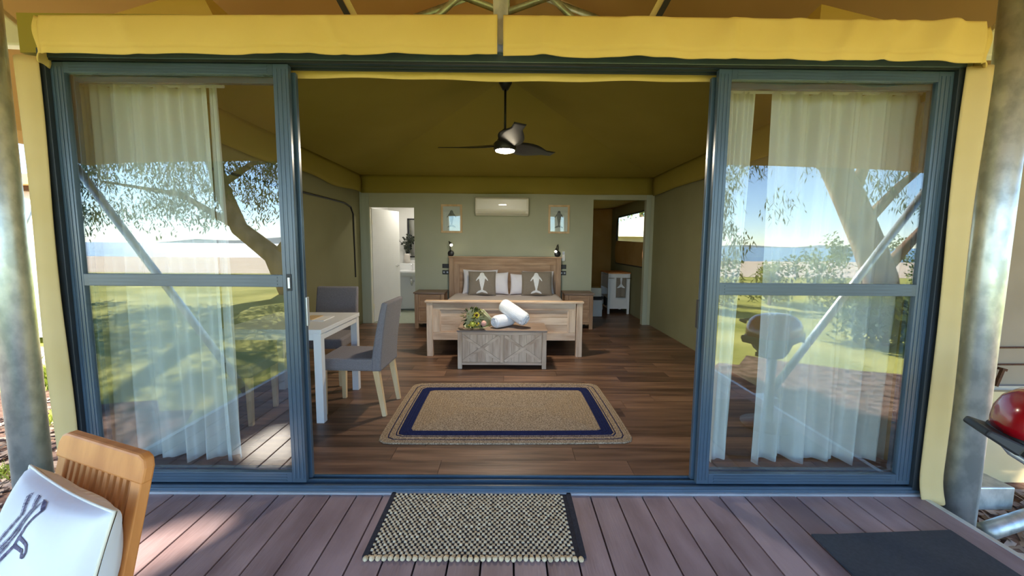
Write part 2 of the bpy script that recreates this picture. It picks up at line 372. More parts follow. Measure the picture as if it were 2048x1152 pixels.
# ------------------------------------------------------------------ interior shell
XL, XR = -2.62, 2.53
def shell():
    # floor with planks
    r = sroot('floor', (0, 0, 0), 'dark wood plank floor inside the tent')
    MB().box(XL-.05, XR+.05, .1, 8.1, -.1, ZF-.008).build('floor_base', 'subfloor', r)
    rr = random.Random(3); w = .178; y = .1; k = 0
    while y < 5.0:
        y1 = min(y+w, 5.06); x = XL-rr.uniform(0, 1.1)
        while x < XR:
            x1 = x+1.22
            a, b = max(x, XL), min(x1, XR)
            if b-a > .02: MB().box(a+.0012, b-.0012, y+.0012, y1-.0012, ZF-.008, ZF).build('floor_plank', 'floorwood', r)
            x = x1
        y = y1
    for (a, b, ya, yb) in ((1.4, XR, 5.06, 8.1),):
        y = ya
        while y < yb:
            MB().box(a, b, y+.001, min(y+w, yb)-.001, ZF-.008, ZF).build('floor_plank', 'floorwood', r); y += w
    # back wall with two openings
    top = 2.36
    mb = MB()
    for x0, x1, z0, z1 in ((XL, -2.45, -.0, top), (-2.45, -1.67, 2.1, top), (-1.67, 1.46, 0, top), (1.46, 2.385, 2.26, top), (2.385, XR, 0, top)):
        mb.box(x0, x1, DY, DY+.1, z0, z1)
    bw = struct(mb.build('wall_back', 'sage'))
    # jamb trims: right doorway post, left doorway post
    struct(MB().box(2.385, 2.465, DY-.012, DY, ZF, 2.36).build('trim_1', 'sage_trim', bevel=.003))
    struct(MB().box(XL+.01, -2.45, DY-.014, DY, ZF, 2.36).build('trim_2', 'sage_trim', bevel=.003))
    # skirting
    struct(MB().box(-1.67, 1.46, DY-.014, DY, ZF, ZF+.07).build('baseboard_back', 'sage_trim', bevel=.003))
    # side walls of canvas
    for nm, x, s in (('wall_left', XL, -1), ('wall_right', XR, 1)):
        def fn(u, v, x=x, s=s):
            yy = .1+(8.1-.1)*u
            return Vector((x+s*.012*math.sin(yy*2.3+v*2)*math.sin(math.pi*v), yy, -.05+2.72*v))
        if nm == 'wall_left':
            struct(MB().grid(fn, 40, 14).build(nm, 'canvas_wall', solid=.012, smooth=True))
        else:
            # kitchen window hole is Y 5.5..7.45, Z 1.07..2.1 in this wall
            mb = MB(); us = [.1, 1, 2, 3, 4, 5.05, 5.5, 7.45, 8.1]; zs = [-.05, .6, 1.07, 1.6, 2.1, 2.67]
            for i in range(len(us)-1):
                for j in range(len(zs)-1):
                    if us[i] == 5.5 and 1.05 < zs[j] < 2.05: continue
                    mb.add([(x, us[i], zs[j]), (x, us[i+1], zs[j]), (x, us[i+1], zs[j+1]), (x, us[i], zs[j+1])], [(0, 1, 2, 3)])
            wr = struct(mb.build(nm, 'canvas_wall', solid=.012))
    # fabric band (bulkhead) round the top: side bands and back band
    def band(name, a, b, z0a, z1, wav):
        a, b = Vector(a), Vector(b); d = (b-a).normalized(); n = Vector((-d.y, d.x, 0))
        def fn(u, v):
            p = a.lerp(b, u); z = z0a+(z1-z0a)*v
            sag = .02*math.sin(u*17+1)*wav*(1-v)
            return Vector((p.x, p.y, z+sag))+n*(.025*math.sin(math.pi*v)+.012*math.sin(u*23)*(1-v)*wav)
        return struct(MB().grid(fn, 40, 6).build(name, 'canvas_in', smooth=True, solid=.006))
    band('trim_3', (XL+.05, DY-.05, 0), (XL+.05, .15, 0), 2.33, 2.64, 1)
    band('trim_4', (XR-.05, .15, 0), (XR-.05, DY-.05, 0), 2.33, 2.64, .4)
    band('trim_5', (XR-.05, DY-.03, 0), (XL+.05, DY-.03, 0), 2.34, 2.64, .15)
    # ceiling: four slopes to a peak
    pk = Vector((-.05, 2.3, 3.24)); z0 = 2.635
    cs = [Vector((XL, .05, z0)), Vector((XR, .05, z0)), Vector((XR, DY, z0)), Vector((XL, DY, z0))]
    mb = MB()
    for i in range(4):
        a, b = cs[i], cs[(i+1) % 4]
        def fn(u, v, a=a, b=b):
            p = a.lerp(b, u).lerp(pk, v); p.z -= .05*math.sin(math.pi*v)*(.5+math.sin(math.pi*u)*.5); return p
        mb.grid(fn, 14, 10)
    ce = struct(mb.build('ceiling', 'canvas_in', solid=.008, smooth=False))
    # small tied-up peaks of the inner roof near the front corners
    for (ax, ay, az, w0, w1) in ((-1.93, .42, 3.02, -2.45, -1.6), (1.93, .42, 2.97, 1.7, 2.5)):
        MB().add([(w0, .1, 2.62), (w1, .1, 2.62), (w1, .9, 2.7), (w0, .9, 2.7), (ax, ay, az)], [(0, 1, 4), (1, 2, 4), (2, 3, 4), (3, 0, 4)]).build('canvas_peak', 'canvas', ce)
    # front wall above the doors
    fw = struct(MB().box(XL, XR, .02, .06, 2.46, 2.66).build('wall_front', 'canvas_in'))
    def hem(u, v):
        return Vector((-1.25+2.42*u, .16+.008*math.sin(u*30), 2.396+.08*v+.005*math.sin(u*9)*(1-v)))
    MB().grid(hem, 50, 2).build('inner_valance', 'canvas', fw, solid=.004, label='bright yellow hem hanging inside the door head')
    # zipped window outline on the left wall
    zp = [(XL+.02, .6, 2.1), (XL+.02, 4.35, 2.1), (XL+.02, 4.6, 2.06), (XL+.02, 4.7, 1.95), (XL+.02, 4.72, .9)]
    wl = bpy.data.objects['wall_left']
    MB().tube(zp, .014, 6).build('zip', 'black', wl, label='black zip line of the closed canvas window')
shell()

# ------------------------------------------------------------------ sliding doors
FX0, FX1 = -2.505, 2.44
def door_frame():
    r = sroot('door_frame', (0, 0, 0), 'dark slate aluminium frame of the wide sliding door')
    MB().box(FX0, FX1, -.01, .10, 2.425, 2.475).build('head', 'frame', r, bevel=.003)
    for y0, y1, z in ((-.004, .008, 2.416), (.052, .058, 2.416), (.094, .1, 2.414)):
        MB().box(FX0+.03, FX1-.03, y0, y1, z, 2.427).build('head_track', 'frame_dark', r)
    MB().box(FX0, FX0+.04, -.01, .10, .03, 2.425).build('jamb', 'frame_dark', r, bevel=.002)
    MB().box(FX1-.04, FX1, -.01, .10, .03, 2.425).build('jamb', 'frame_dark', r, bevel=.002)
    MB().box(FX0, FX1, -.012, .10, -.03, .028).build('sill', 'frame', r, bevel=.002)
    for y0, y1, z in ((-.006, .008, .044), (.050, .058, .05), (.088, .1, .055)):
        MB().box(FX0+.03, FX1-.03, y0, y1, .027, z).build('sill_track', 'frame', r)
    MB().box(FX0, FX1+.0, -.027, -.0125, -.03, .012).build('sill_strip', 'alu', r, label='pale aluminium strip along the sill')
door_frame()
def panel(name, x0, x1, y0, label, mid=1.235, handle=None, screen=False):
    r = sroot(name, ((x0+x1)/2, y0, .05), label)
    y1 = y0+.034; z0, z1 = .05, 2.414; sw = .082; bw = .085
    def stile(n, a, b, c, d):
        o = MB().box(a, b, y0, y1, c, d).build(n, 'frame', r, bevel=.002)
        # raised ribs along the member
        m = MB(); k = 3
        if d-c > b-a:
            for i in range(k): m.box(a+(b-a)*(i+.75)/(k+.5)-.004, a+(b-a)*(i+.75)/(k+.5)+.004, y0-.003, y0+.002, c+bw*.3, d-bw*.3)
        else:
            for i in range(k): m.box(a+.03, b-.03, y0-.003, y0+.002, c+(d-c)*(i+.75)/(k+.5)-.004, c+(d-c)*(i+.75)/(k+.5)+.004)
        m.build('rib', 'frame', o)
        return o
    stile('stile', x0, x0+sw*.85, z0, z1); stile('stile', x1-sw, x1, z0, z1)
    stile('top_rail', x0+sw*.85, x1-sw, z1-.055, z1); stile('bottom_rail', x0+sw*.85, x1-sw, z0, z0+.062)
    stile('mid_rail', x0+sw*.85, x1-sw, mid-.034, mid+.034)
    ym = (y0+y1)/2
    for a, b in ((z0+.062, mid-.034), (mid+.034, z1-.055)):
        MB().box(x0+sw*.85-.004, x1-sw+.004, ym-.002, ym+.002, a-.003, b+.003).build('pane', 'glass_door', r)
    if handle:
        hx = handle
        MB().box(hx-.014, hx+.014, y0-.005, y0+.004, mid-.055, mid+.04).build('latch', 'black', r, bevel=.002)
        MB().box(hx-.006, hx+.006, y0-.008, y0-.004, mid-.04, mid+.02).build('latch_slot', 'alu', r)
    return r
panel('door_1', -2.465, -1.200, .014, 'outer glazed sliding panel at the left side', handle=-1.245, mid=1.248)
panel('door_2', 1.120, 2.400, .014, 'outer glazed sliding panel at the right side', mid=1.22)
def inner_stiles():
    for nm, x0, x1, lab, hx in (('door_3', -2.465, -1.185, 'inner sliding panel stacked behind the left one', -1.215), ('door_4', 1.105, 2.400, 'inner sliding panel stacked behind the right one', 1.135)):
        r = sroot(nm, ((x0+x1)/2, .06, .05), lab)
        for a, b in ((x0, x0+.075), (x1-.075, x1)): MB().box(a, b, .062, .09, .05, 2.39).build('stile', 'frame', r, bevel=.003)
        MB().box(x0+.075, x1-.075, .062, .09, 2.33, 2.39).build('top_rail', 'frame', r); MB().box(x0+.075, x1-.075, .062, .09, .05, .115).build('bottom_rail', 'frame', r)
        if nm == 'door_3':
            MB().box(hx+.026, hx+.036, .07, .1, .98, 1.15).build('handle', 'alu', r, bevel=.004, label='pale pull handle on the stile edge')
        else: MB().box(hx-.036, hx-.026, .07, .1, .98, 1.15).build('handle', 'black_metal', r, bevel=.004)
        MB().box(x0+.07, x1-.07, .074, .077, .11, 2.335).build('insect_mesh', MESHMAT, r, label='fine dark insect mesh')
MESHMAT = mat('insect_mesh', (.03, .03, .03), rough=.9, transp=.97)
inner_stiles()

# ------------------------------------------------------------------ front canvas: valance and corner strips
def front_canvas():
    def val(x0, x1, name, label, zt0, zt1, zb0, zb1, wr):
        rr = random.Random(int(x0*10)); fr = [(rr.uniform(0, 1), rr.uniform(.008, .03), rr.uniform(-.7, .7), rr.uniform(.006, .016)) for _ in range(wr)]
        def fn(u, v):
            x = x0+(x1-x0)*u; zt = zt0+(zt1-zt0)*u; zb = zb0+(zb1-zb0)*u+.004*math.sin(u*26)
            y = -.115
            # profile: front face, hem, rolled top going back
            if v < .8:
                k = v/.8; z = zb+(zt-zb)*k; y += -.012*math.sin(math.pi*k)+.0
            else:
                k = (v-.8)/.2; z = zt+.012*math.sin(k*1.5); y += .14*k
            for c, w, sl, am in fr:
                d = (u-c-sl*(v-.4)*.12)/w; y -= am*math.exp(-d*d)*(1 if v < .8 else 0)
            if .14 < v < .17: y += .004
            e = min(u, 1-u)
            return Vector((x, y, z))
        o = MB().grid(fn, 160, 30).build(name, 'canvas', smooth=True, solid=.006)
        tag(o, label, 'valance'); return o
    val(-2.36, -.075, 'canvas_valance', 'rolled yellow canvas valance above the left half of the doors', 2.578, 2.607, 2.398, 2.418, 10)
    val(-.045, 2.40, 'canvas_valance', 'wrinkled yellow canvas valance above the right half of the doors', 2.605, 2.603, 2.412, 2.402, 26)
    # corner wraps at both ends
    for s, x0, lab in ((-1, -2.36, 'folded canvas corner flap at the left end of the valance'), (1, 2.40, 'folded canvas corner flap at the right end of the valance')):
        def fn(u, v, s=s, x0=x0):
            a = u*1.35
            x = x0+s*(.10*math.sin(a)); y = -.115+.14*(1-math.cos(a))*1.1
            z = 2.40+.185*v-.03*u*(1-v)*(1 if s < 0 else -.4)+.008*math.sin(u*9+v*4)
            return Vector((x, y+.01*math.sin(v*7), z))
        tag(MB().grid(fn, 16, 12).build('canvas_flap', 'canvas', smooth=True, solid=.006), lab, 'canvas flap')
    # vertical corner strips beside the door frame
    def strip(xa, xb, s, lab):
        def fn(u, v):
            # u 0 at the frame, 1 outer edge turning back
            t = u*1.6
            x = xa+(xb-xa)*min(t, 1)+s*.012*max(0, t-1); y = -.03+.03*math.sin(min(t, 1)*math.pi)*-.6
            if t > 1: y += (t-1)*.35
            y += .006*math.sin(v*9+u*3)
            x += .008*math.sin(v*7+2*u)*(1 if s > 0 else .4)
            if s > 0: y += .016*math.sin(t*7.5)*min(1, t)
            fl = max(0, 1-v*14)
            y -= .03*fl*fl
            return Vector((x, y, -.02+2.44*v))
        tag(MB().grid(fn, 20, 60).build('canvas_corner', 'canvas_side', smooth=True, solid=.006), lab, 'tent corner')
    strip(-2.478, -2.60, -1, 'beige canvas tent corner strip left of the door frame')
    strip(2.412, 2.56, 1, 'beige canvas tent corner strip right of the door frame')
    # cream box beam ends behind the valance ends
    for s, x0, x1, lab in ((-1, -3.10, -2.62, 'cream beam end sticking out above the left canvas corner'), (1, 3.02, 2.52, 'cream beam end sticking out above the right canvas corner')):
        r = MB().poly([(x0, .28, 2.62), (x1, .28, 2.60), (x1, .28, 2.70), (x0-s*.22, .28, 2.70), (x0-s*.03, .28, 2.86), (x0, .28, 2.86)], (0, .08, 0)).build('beam_end', 'cream', bevel=.012)
        tag(r, lab, 'beam')
front_canvas()

# ------------------------------------------------------------------ fly roof, poles, pipes
EZ = 2.50; EX = 5.25; EYF = -2.95; RZ = 4.3
def fly():
    A = Vector((-.05, .05, RZ)); B = Vector((-.05, 5.5, RZ))
    c = [Vector((-EX, EYF, EZ-.1)), Vector((EX, EYF, EZ-.1)), Vector((EX, 8.6, EZ-.1)), Vector((-EX, 8.6, EZ-.1))]
    r = sroot('roof', (0, 0, 0), 'tan canvas fly roof stretched over the tent and deck')
    def slope(name, p, q, rr_, ss):
        def fn(u, v):
            a = p.lerp(q, u); b = rr_.lerp(ss, u); k = a.lerp(b, v); k.z -= .07*math.sin(math.pi*v)*math.sin(math.pi*u)
            if v < .001: k.z += .10*math.sin(math.pi*u)**.5 if 0 < u < 1 else 0
            return k
        MB().grid(fn, 24, 12).build(name, 'canvas_fly', r, solid=.004)
    slope('fly_panel', c[0], c[1], A, A); slope('fly_panel', c[1], c[2], A, B); slope('fly_panel', c[2], c[3], B, B); slope('fly_panel', c[3], c[0], B, A)
    g = [((-.05, .05, RZ-.06), (-.05, 5.5, RZ-.06))]
    for e in c[2:]:
        t = B
        g.append((tuple(t-Vector((0, 0, .06))), tuple(e+Vector((0, 0, -.03)))))
    for y in (2.4,):
        for s in (-1, 1): g.append(((-.05, y, RZ-.08), (s*EX, y, EZ-.12)))
    for a, b in g: MB().tube([a, b], .03, 10).build('rafter_pipe', 'galv', r, smooth=True)
    # braces visible above the valance
    for s in (-1, 1):
        MB().tube([(-.05, 1, 3.62), (-.05+s*.92, 1, 2.80)], .024, 10).build('brace_pipe', 'galv', r, smooth=True)
        MB().tube([(-.05, 1, 3.20), (-.05+s*1.5, 1, 3.72)], .024, 10).build('brace_pipe', 'galv', r, smooth=True)
        MB().bar((-.05+s*.76, .02, 2.55), (-.05+s*1.42, .06, 3.75), .03, .006, (0, 1, 0)).build('webbing_strap', 'black', r, label='black webbing strap')
        MB().bar((-.05+s*.73, .06, 2.55), (-.05+s*1.36, .10, 3.75), .03, .008, (0, 1, 0)).build('canvas_edge', 'canvas_side', r)
    MB().tube([(-.06, .0, 2.474), (-.06, .0, RZ-.03)], .040, 16).build('ridge_post', 'galv', r, smooth=True)
    MB().add([(-.10, -.05, 2.72), (-.02, -.05, 2.72), (-.025, -.055, 2.58), (-.05, -.06, 2.49), (-.07, -.06, 2.49), (-.095, -.055, 2.58)], [(0, 1, 2, 3, 4, 5)]).build('post_wrap', 'galv', r, solid=.012)
    # corner poles
    def pole(x, y, z0, z1, rad, lab):
        p = thing('steel_pole', lab, 'pole', (x, y, z0))
        MB().tube([(x, y, z0), (x, y, z1)], rad, 28).build('shaft', 'galv', p, smooth=True)
        MB().box(x-.14, x+.14, y-.14, y+.14, z0, z0+.014).build('base_plate', 'galv', p, bevel=.002)
        return p
    pole(-2.785, 0.0, GZ, 3.33, .083, 'thick galvanised steel pole at the left picture edge')
    pole(2.695, 0.0, GZ, 3.36, .081, 'thick galvanised steel pole at the right of the tent corner')
    # splayed front poles holding the eave
    for s, lab in ((-1, 'slanted galvanised strut from the left deck corner out to the eave'), (1, 'slanted galvanised strut from the right deck corner out to the eave')):
        p = thing('steel_strut', lab, 'pole', (s*3.3, -2.75, GZ))
        MB().tube([(s*3.3, -2.75, GZ), (s*5.2, -2.75, 2.36)], .045, 16).build('shaft', 'galv', p, smooth=True)
        MB().box(s*3.3-.1, s*3.3+.1, -2.85, -2.65, GZ, GZ+.014).build('base_plate', 'galv', p)
    # anchor bracket beside the right pole
    b = thing('pole_bracket', 'galvanised box bracket and pipe at the foot of the right pole', 'bracket', (2.95, .1, -.25))
    MB().box(2.86, 3.16, .10, .30, -.17, -.02).build('box_section', 'galv', b, bevel=.008)
    MB().tube([(2.80, .10, -.10), (2.88, .16, -.10)], .02, 10).build('bolt', 'alu', b, smooth=True)
    MB().tube([(2.84, -.03, -.22), (3.9, .16, -.06)], .05, 14).build('pipe', 'galv', b, smooth=True)
fly()

# ------------------------------------------------------------------ neighbours at the picture edges
def neighbours():
    t = thing('safari_tent', 'distant pale tent with curtained front behind the left pole', 'tent', (-11, 6.2, GZ))
    def cur(u, v): return Vector((-14+5.6*u, 6.2+.05*math.sin(u*90), -.0+2.55*v))
    MB().grid(cur, 160, 2).build('curtain_wall', 'pink_curtain', t, smooth=True)
    MB().box(-14, -8.3, 6.1, 6.3, 2.45, 2.55).build('header', 'brownc', t)
    MB().box(-14, -8.2, 5.9, 6.4, 2.55, 2.75).build('fascia', 'canvas_fly', t)
    MB().box(-14, -8.2, 5.2, 9, -.28, -.05).build('deck_slab', 'white_paint', t)
    MB().box(-14, -8.3, 5.9, 6.0, -.05, .12).build('rail', 'bbq_grey', t)
    MB().tube([(-9.9, 5.6, .2), (-8.7, 5.6, 2.4)], .04, 10).build('pole', 'galv', t, smooth=True)
    MB().box(-14, -8.3, 6.4, 9, -.05, 2.7).build('body', 'canvas_side', t)
    for x in (-13.5, -11, -8.6): MB().box(x-.06, x+.06, 5.4, 5.5, GZ, -.28).build('stump', 'subfloor', t)
    s = thing('tent_annexe', 'shaded tent wall with beige lower panel beyond the right pole', 'tent', (5, .9, GZ))
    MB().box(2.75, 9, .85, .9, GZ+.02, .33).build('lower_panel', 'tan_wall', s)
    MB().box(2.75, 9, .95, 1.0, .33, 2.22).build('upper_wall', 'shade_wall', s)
    MB().box(2.75, 9, .9, .95, .33, .36).build('rail', 'bbq_grey', s)
    for z in (.52, .66): MB().tube([(2.75, .93, z), (9, .93, z+.05)], .007, 6).build('cord', 'brownc', s)
    MB().bar((3.92, .9, .36), (3.96, .9, .50), .022, .022).build('peg', 'brownc', s)
    MB().bar((3.955, .9, .49), (3.96, .9, .51), .04, .04).build('peg_cap', 'brownc', s)
    k = thing('holiday_tent', 'pale roofed tent seen far off through the annexe window', 'tent', (7.6, 22, GZ))
    MB().box(4.5, 10.5, 20, 24, GZ, 1.95).build('body', 'shade_wall', k)
    MB().poly([(4.2, 19.6, 1.95), (10.8, 19.6, 1.95), (7.5, 19.6, 3.1)], (0, 4.8, 0)).build('roof', 'cream', k)
    MB().box(6.4, 7.4, 19.97, 20.0, GZ, 1.6).build('entrance', 'brownc', k)
neighbours()

# ------------------------------------------------------------------ furniture
def dining_chair():
    r = thing('dining_chair', 'grey upholstered dining chair at the near right corner of the white table', 'chair', group='grey dining chairs')
    # local: faces -Y, seat 0.46 wide, back at +Y
    MB().box(-.225, .225, -.26, .20, .38, .485).build('seat', 'grey_fabric', r, bevel=.022, local=True)
    def back(u, v):
        return None
    m = MB()
    n = 10; sec = []
    for i in range(n+1):
        k = i/n; z = .38+.565*k; y0 = .175+.10*k**1.4; t = .085-.035*k; w = .225-.005*k
        sec.append((z, y0, t, w))
    vs = []; fs = []
    for z, y0, t, w in sec: vs += [(-w, y0, z), (w, y0, z), (w, y0+t, z), (-w, y0+t, z)]
    for i in range(n):
        a = i*4
        for k in range(4): fs.append((a+k, a+(k+1) % 4, a+4+(k+1) % 4, a+4+k))
    fs += [(0, 3, 2, 1), (n*4, n*4+1, n*4+2, n*4+3)]
    m.add(vs, fs).build('backrest', 'grey_fabric', r, bevel=.016, local=True)
    for x in (-.195, .195):
        MB().bar((x, -.225, 0), (x, -.225, .385), .034, .034, (0, 1, 0), .046, .046).build('leg', 'legwood', r, local=True, bevel=.003)
        MB().bar((x, .275, 0), (x, .215, .385), .034, .034, (0, 1, 0), .050, .050).build('leg', 'legwood', r, local=True, bevel=.003)
    return r
def furniture():
    # table
    t = thing('dining_table', 'white rectangular dining table behind the left door', 'table', (-1.83, 1.24, ZF))
    x0, x1, y0, y1 = -2.23, -1.45, .83, 1.66
    MB().box(x0, x1, y0, y1, .765, .80).build('table_top', 'table_white', t, bevel=.003)
    for a, b, c, d in ((x0+.03, x1-.03, y0+.01, y0+.03), (x0+.03, x1-.03, y1-.03, y1-.01), (x0+.01, x0+.03, y0+.03, y1-.03), (x1-.03, x1-.01, y0+.03, y1-.03)):
        MB().box(a, b, c, d, .715, .765).build('apron', 'table_white', t)
    for x in (x0+.005, x1-.065):
        for y in (y0+.005, y1-.065): MB().box(x, x+.06, y, y+.06, ZF, .765).build('leg', 'table_white', t, bevel=.003)
    c = dining_chair(); c.location = (-1.29, 1.19, ZF); c.rotation_euler[2] = R(-92)
    c['label'] = 'grey dining chair turned sideways, right of the white table'
    dup(c, (-1.87, 1.93, ZF), R(2), 'grey dining chair behind the white table, its back to the canvas wall')
    dup(c, (-2.235, .97, ZF), R(94), 'grey dining chair left of the table, seen dimly through the glass')
    # booklet and tray
    bk = thing('booklet', 'open white booklet lying on the white table', 'booklet', (-1.66, 1.28, .80))
    m = MB().box(-1.80, -1.59, 1.20, 1.42, .80, .806); m.build('page_block', 'paper', bk, bevel=.001)
    MB().box(-1.80, -1.69, 1.20, 1.42, .806, .812).build('cover', 'pale_wood', bk)
    cdl = thing('tea_light', 'small amber tea light beside the booklet', 'candle', (-1.74, 1.12, .80))
    MB().lathe([(.02, 0), (.028, .004), (.03, .035), (.026, .035), (.024, .012), (0, .012)], (-1.74, 1.12, .80), 16).build('cup', 'pale_wood', cdl, smooth=True)
    MB().lathe([(.022, .0), (.022, .014), (0, .016)], (-1.74, 1.12, .812), 14).build('wax', 'cream', cdl)
furniture()

def bed():
    b = thing('bed', 'whitewashed wooden king bed with beige cover', 'bed', (-.06, 3.9, ZF))
    x0, x1 = -1.047, .923; yf = 2.84
    # footboard
    for x in (x0, x1-.085): MB().box(x+.008, x+.085-.0, yf, yf+.075, ZF, .735).build('leg', 'washwood', b, bevel=.004)
    MB().box(x0-.012, x1+.012, yf-.012, yf+.095, .735, .76).build('foot_cap', 'washwood_x', b, bevel=.004)
    xa, xb = x0+.085, x1-.085
    MB().box(xa, xb, yf+.012, yf+.06, .645, .735).build('foot_rail', 'washwood_x', b, bevel=.003)
    MB().box(xa, xb, yf+.012, yf+.06, .26, .36).build('foot_rail', 'washwood_x', b, bevel=.003)
    for x in (xa, xb-.09): MB().box(x, x+.09, yf+.012, yf+.06, .36, .645).build('foot_stile', 'washwood', b, bevel=.003)
    n = 3
    for i in range(n):
        z = .36+.285*i/n; MB().box(xa+.09, xb-.09, yf+.028, yf+.05, z+.001, z+.285/n-.001).build('foot_plank', 'washwood_x', b, bevel=.002)
    for a, c, d, e in ((xa+.09, xb-.09, .36, .372), (xa+.09, xb-.09, .633, .645)): MB().box(a, c, yf+.018, yf+.03, d, e).build('moulding', 'washwood_x', b)
    for a in (xa+.09, xb-.102): MB().box(a, a+.012, yf+.018, yf+.03, .372, .633).build('moulding', 'washwood', b)
    # headboard
    yh = 4.93; h0, h1 = -1.052, .90
    for x in (h0, h1-.085): MB().box(x, x+.085, yh, yh+.08, ZF, 1.235).build('head_post', 'headwood_z', b, bevel=.004)
    MB().box(h0-.012, h1+.012, yh-.012, yh+.09, 1.235, 1.258).build('head_cap', 'headwood', b, bevel=.004)
    MB().box(h0+.085, h1-.085, yh+.012, yh+.06, 1.12, 1.235).build('head_rail', 'headwood', b, bevel=.003)
    for x in (h0+.085, h1-.185): MB().box(x, x+.1, yh+.012, yh+.06, .4, 1.12).build('head_stile', 'headwood_z', b, bevel=.003)
    for i in range(5):
        z = .4+.72*i/5; MB().box(h0+.185, h1-.185, yh+.03, yh+.05, z+.001, z+.143).build('head_plank', 'headwood', b, bevel=.002)
    MB().box(h0+.185, h1-.185, yh+.016, yh+.03, 1.105, 1.12).build('moulding', 'headwood', b)
    # side rails, mattress, cover
    for x in (x0+.04, x1-.075): MB().box(x, x+.035, yf+.07, yh, .26, .44).build('side_rail', 'washwood', b, bevel=.003)
    MB().box(x0+.08, x1-.08, yf+.09, yh-.01, .36, .585).build('mattress', 'linen', b, bevel=.05)
    def cov(u, v):
        x = -1.0+(.876+1.0)*u; y = 2.93+(4.9-2.93)*v
        e = min(u, 1-u)*1.9; z = .612+.02*math.sin(v*3)*math.sin(u*9)*.3-.25*max(0, (.07-e)/.07)**1.5*.9
        return Vector((x, y, z+.006*math.sin(x*14+y*5)))
    MB().grid(cov, 60, 40).build('duvet_cover', 'duvet', b, smooth=True, solid=.02)
    return b
bed()

def cushion_fn(w, h, t, side, pinch=.07, wr=0, seed=0):
    def fn(u, v):           # u,v in 0..1, local: X width, Z height, Y thickness (front is -Y)
        a, b = 2*u-1, 2*v-1
        x = w/2*a*(1-pinch*(1-b*b)*abs(a)); z = h/2*b*(1-pinch*(1-a*a)*abs(b))
        th = t/2*(max(0, (1-a*a)*(1-b*b))**.42)+.003
        th *= 1+wr*math.sin(a*7+b*5+seed)*.12
        return Vector((x, side*th, z))
    return fn
def cushion(name, label, cat, loc, w, h, t, m, rx, rz=0, ry=0, group=None, pinch=.07, decal=None, dm='print_white', n=28, wr=.5, seed=0, seam=None):
    """a soft pillow, front towards local -Y; rx leans it back"""
    root = thing(name, label, cat, loc, 0, group); root.rotation_euler = (rx, ry, rz)
    mb = MB(); mb.grid(cushion_fn(w, h, t, -1, pinch, wr, seed), n, n); mb.grid(cushion_fn(w, h, t, 1, pinch, wr, seed), n, n, True)
    for i, p in enumerate(mb.v): mb.v[i] = p+Vector((0, 0, h/2))
    o = mb.build('cover', m, root, smooth=True, local=True)
    bm = bmesh.new(); bm.from_mesh(o.data); bmesh.ops.remove_doubles(bm, verts=bm.verts, dist=.0004); bmesh.ops.recalc_face_normals(bm, faces=bm.faces); bm.to_mesh(o.data); bm.free()
    if seam:
        f = cushion_fn(w, h, t, -1, pinch, wr, seed)
        pts = [f(i/30, 0) for i in range(31)]+[f(1, i/30) for i in range(1, 31)]+[f(1-i/30, 1) for i in range(1, 31)]+[f(0, 1-i/30) for i in range(1, 30)]
        pts = [p+Vector((0, 0, h/2)) for p in pts]
        MB().tube(pts+[pts[0]], .004, 6).build('piping', seam, root, smooth=True, local=True)
    if decal:
        f = cushion_fn(w, h, t, -1, pinch, wr, seed); cells, ins, du0, du1, dv0, dv1, nm = decal
        mb = MB(); nu = cells; nv = int(cells*(dv1-dv0)*h/((du1-du0)*w)); idx = {}
        def vid(i, j):
            if (i, j) not in idx:
                u = du0+(du1-du0)*i/nu; v = dv0+(dv1-dv0)*j/nv
                p = f(u, v)+Vector((0, -.0022, h/2)); idx[(i, j)] = len(mb.v); mb.v.append(p)
            return idx[(i, j)]
        for j in range(nv):
            for i in range(nu):
                u = du0+(du1-du0)*(i+.5)/nu; v = dv0+(dv1-dv0)*(j+.5)/nv
                if ins((u-.5)*w, (v-.5)*h): mb.f.append((vid(i, j), vid(i+1, j), vid(i+1, j+1), vid(i, j+1)))
        mb.build(nm, dm, root, smooth=True, local=True)
    return root
WHALE = smoothpoly([(0, .17), (.028, .155), (.042, .115), (.075, .075), (.098, .03), (.088, .025), (.052, .06), (.044, .03), (.030, -.04), (.016, -.10), (.020, -.125), (.06, -.14), (.092, -.175), (.04, -.168), (0, -.158), (-.04, -.168), (-.092, -.175), (-.06, -.14), (-.020, -.125), (-.016, -.10), (-.030, -.04), (-.044, .03), (-.052, .06), (-.088, .025), (-.098, .03), (-.075, .075), (-.042, .115), (-.028, .155)], 4)
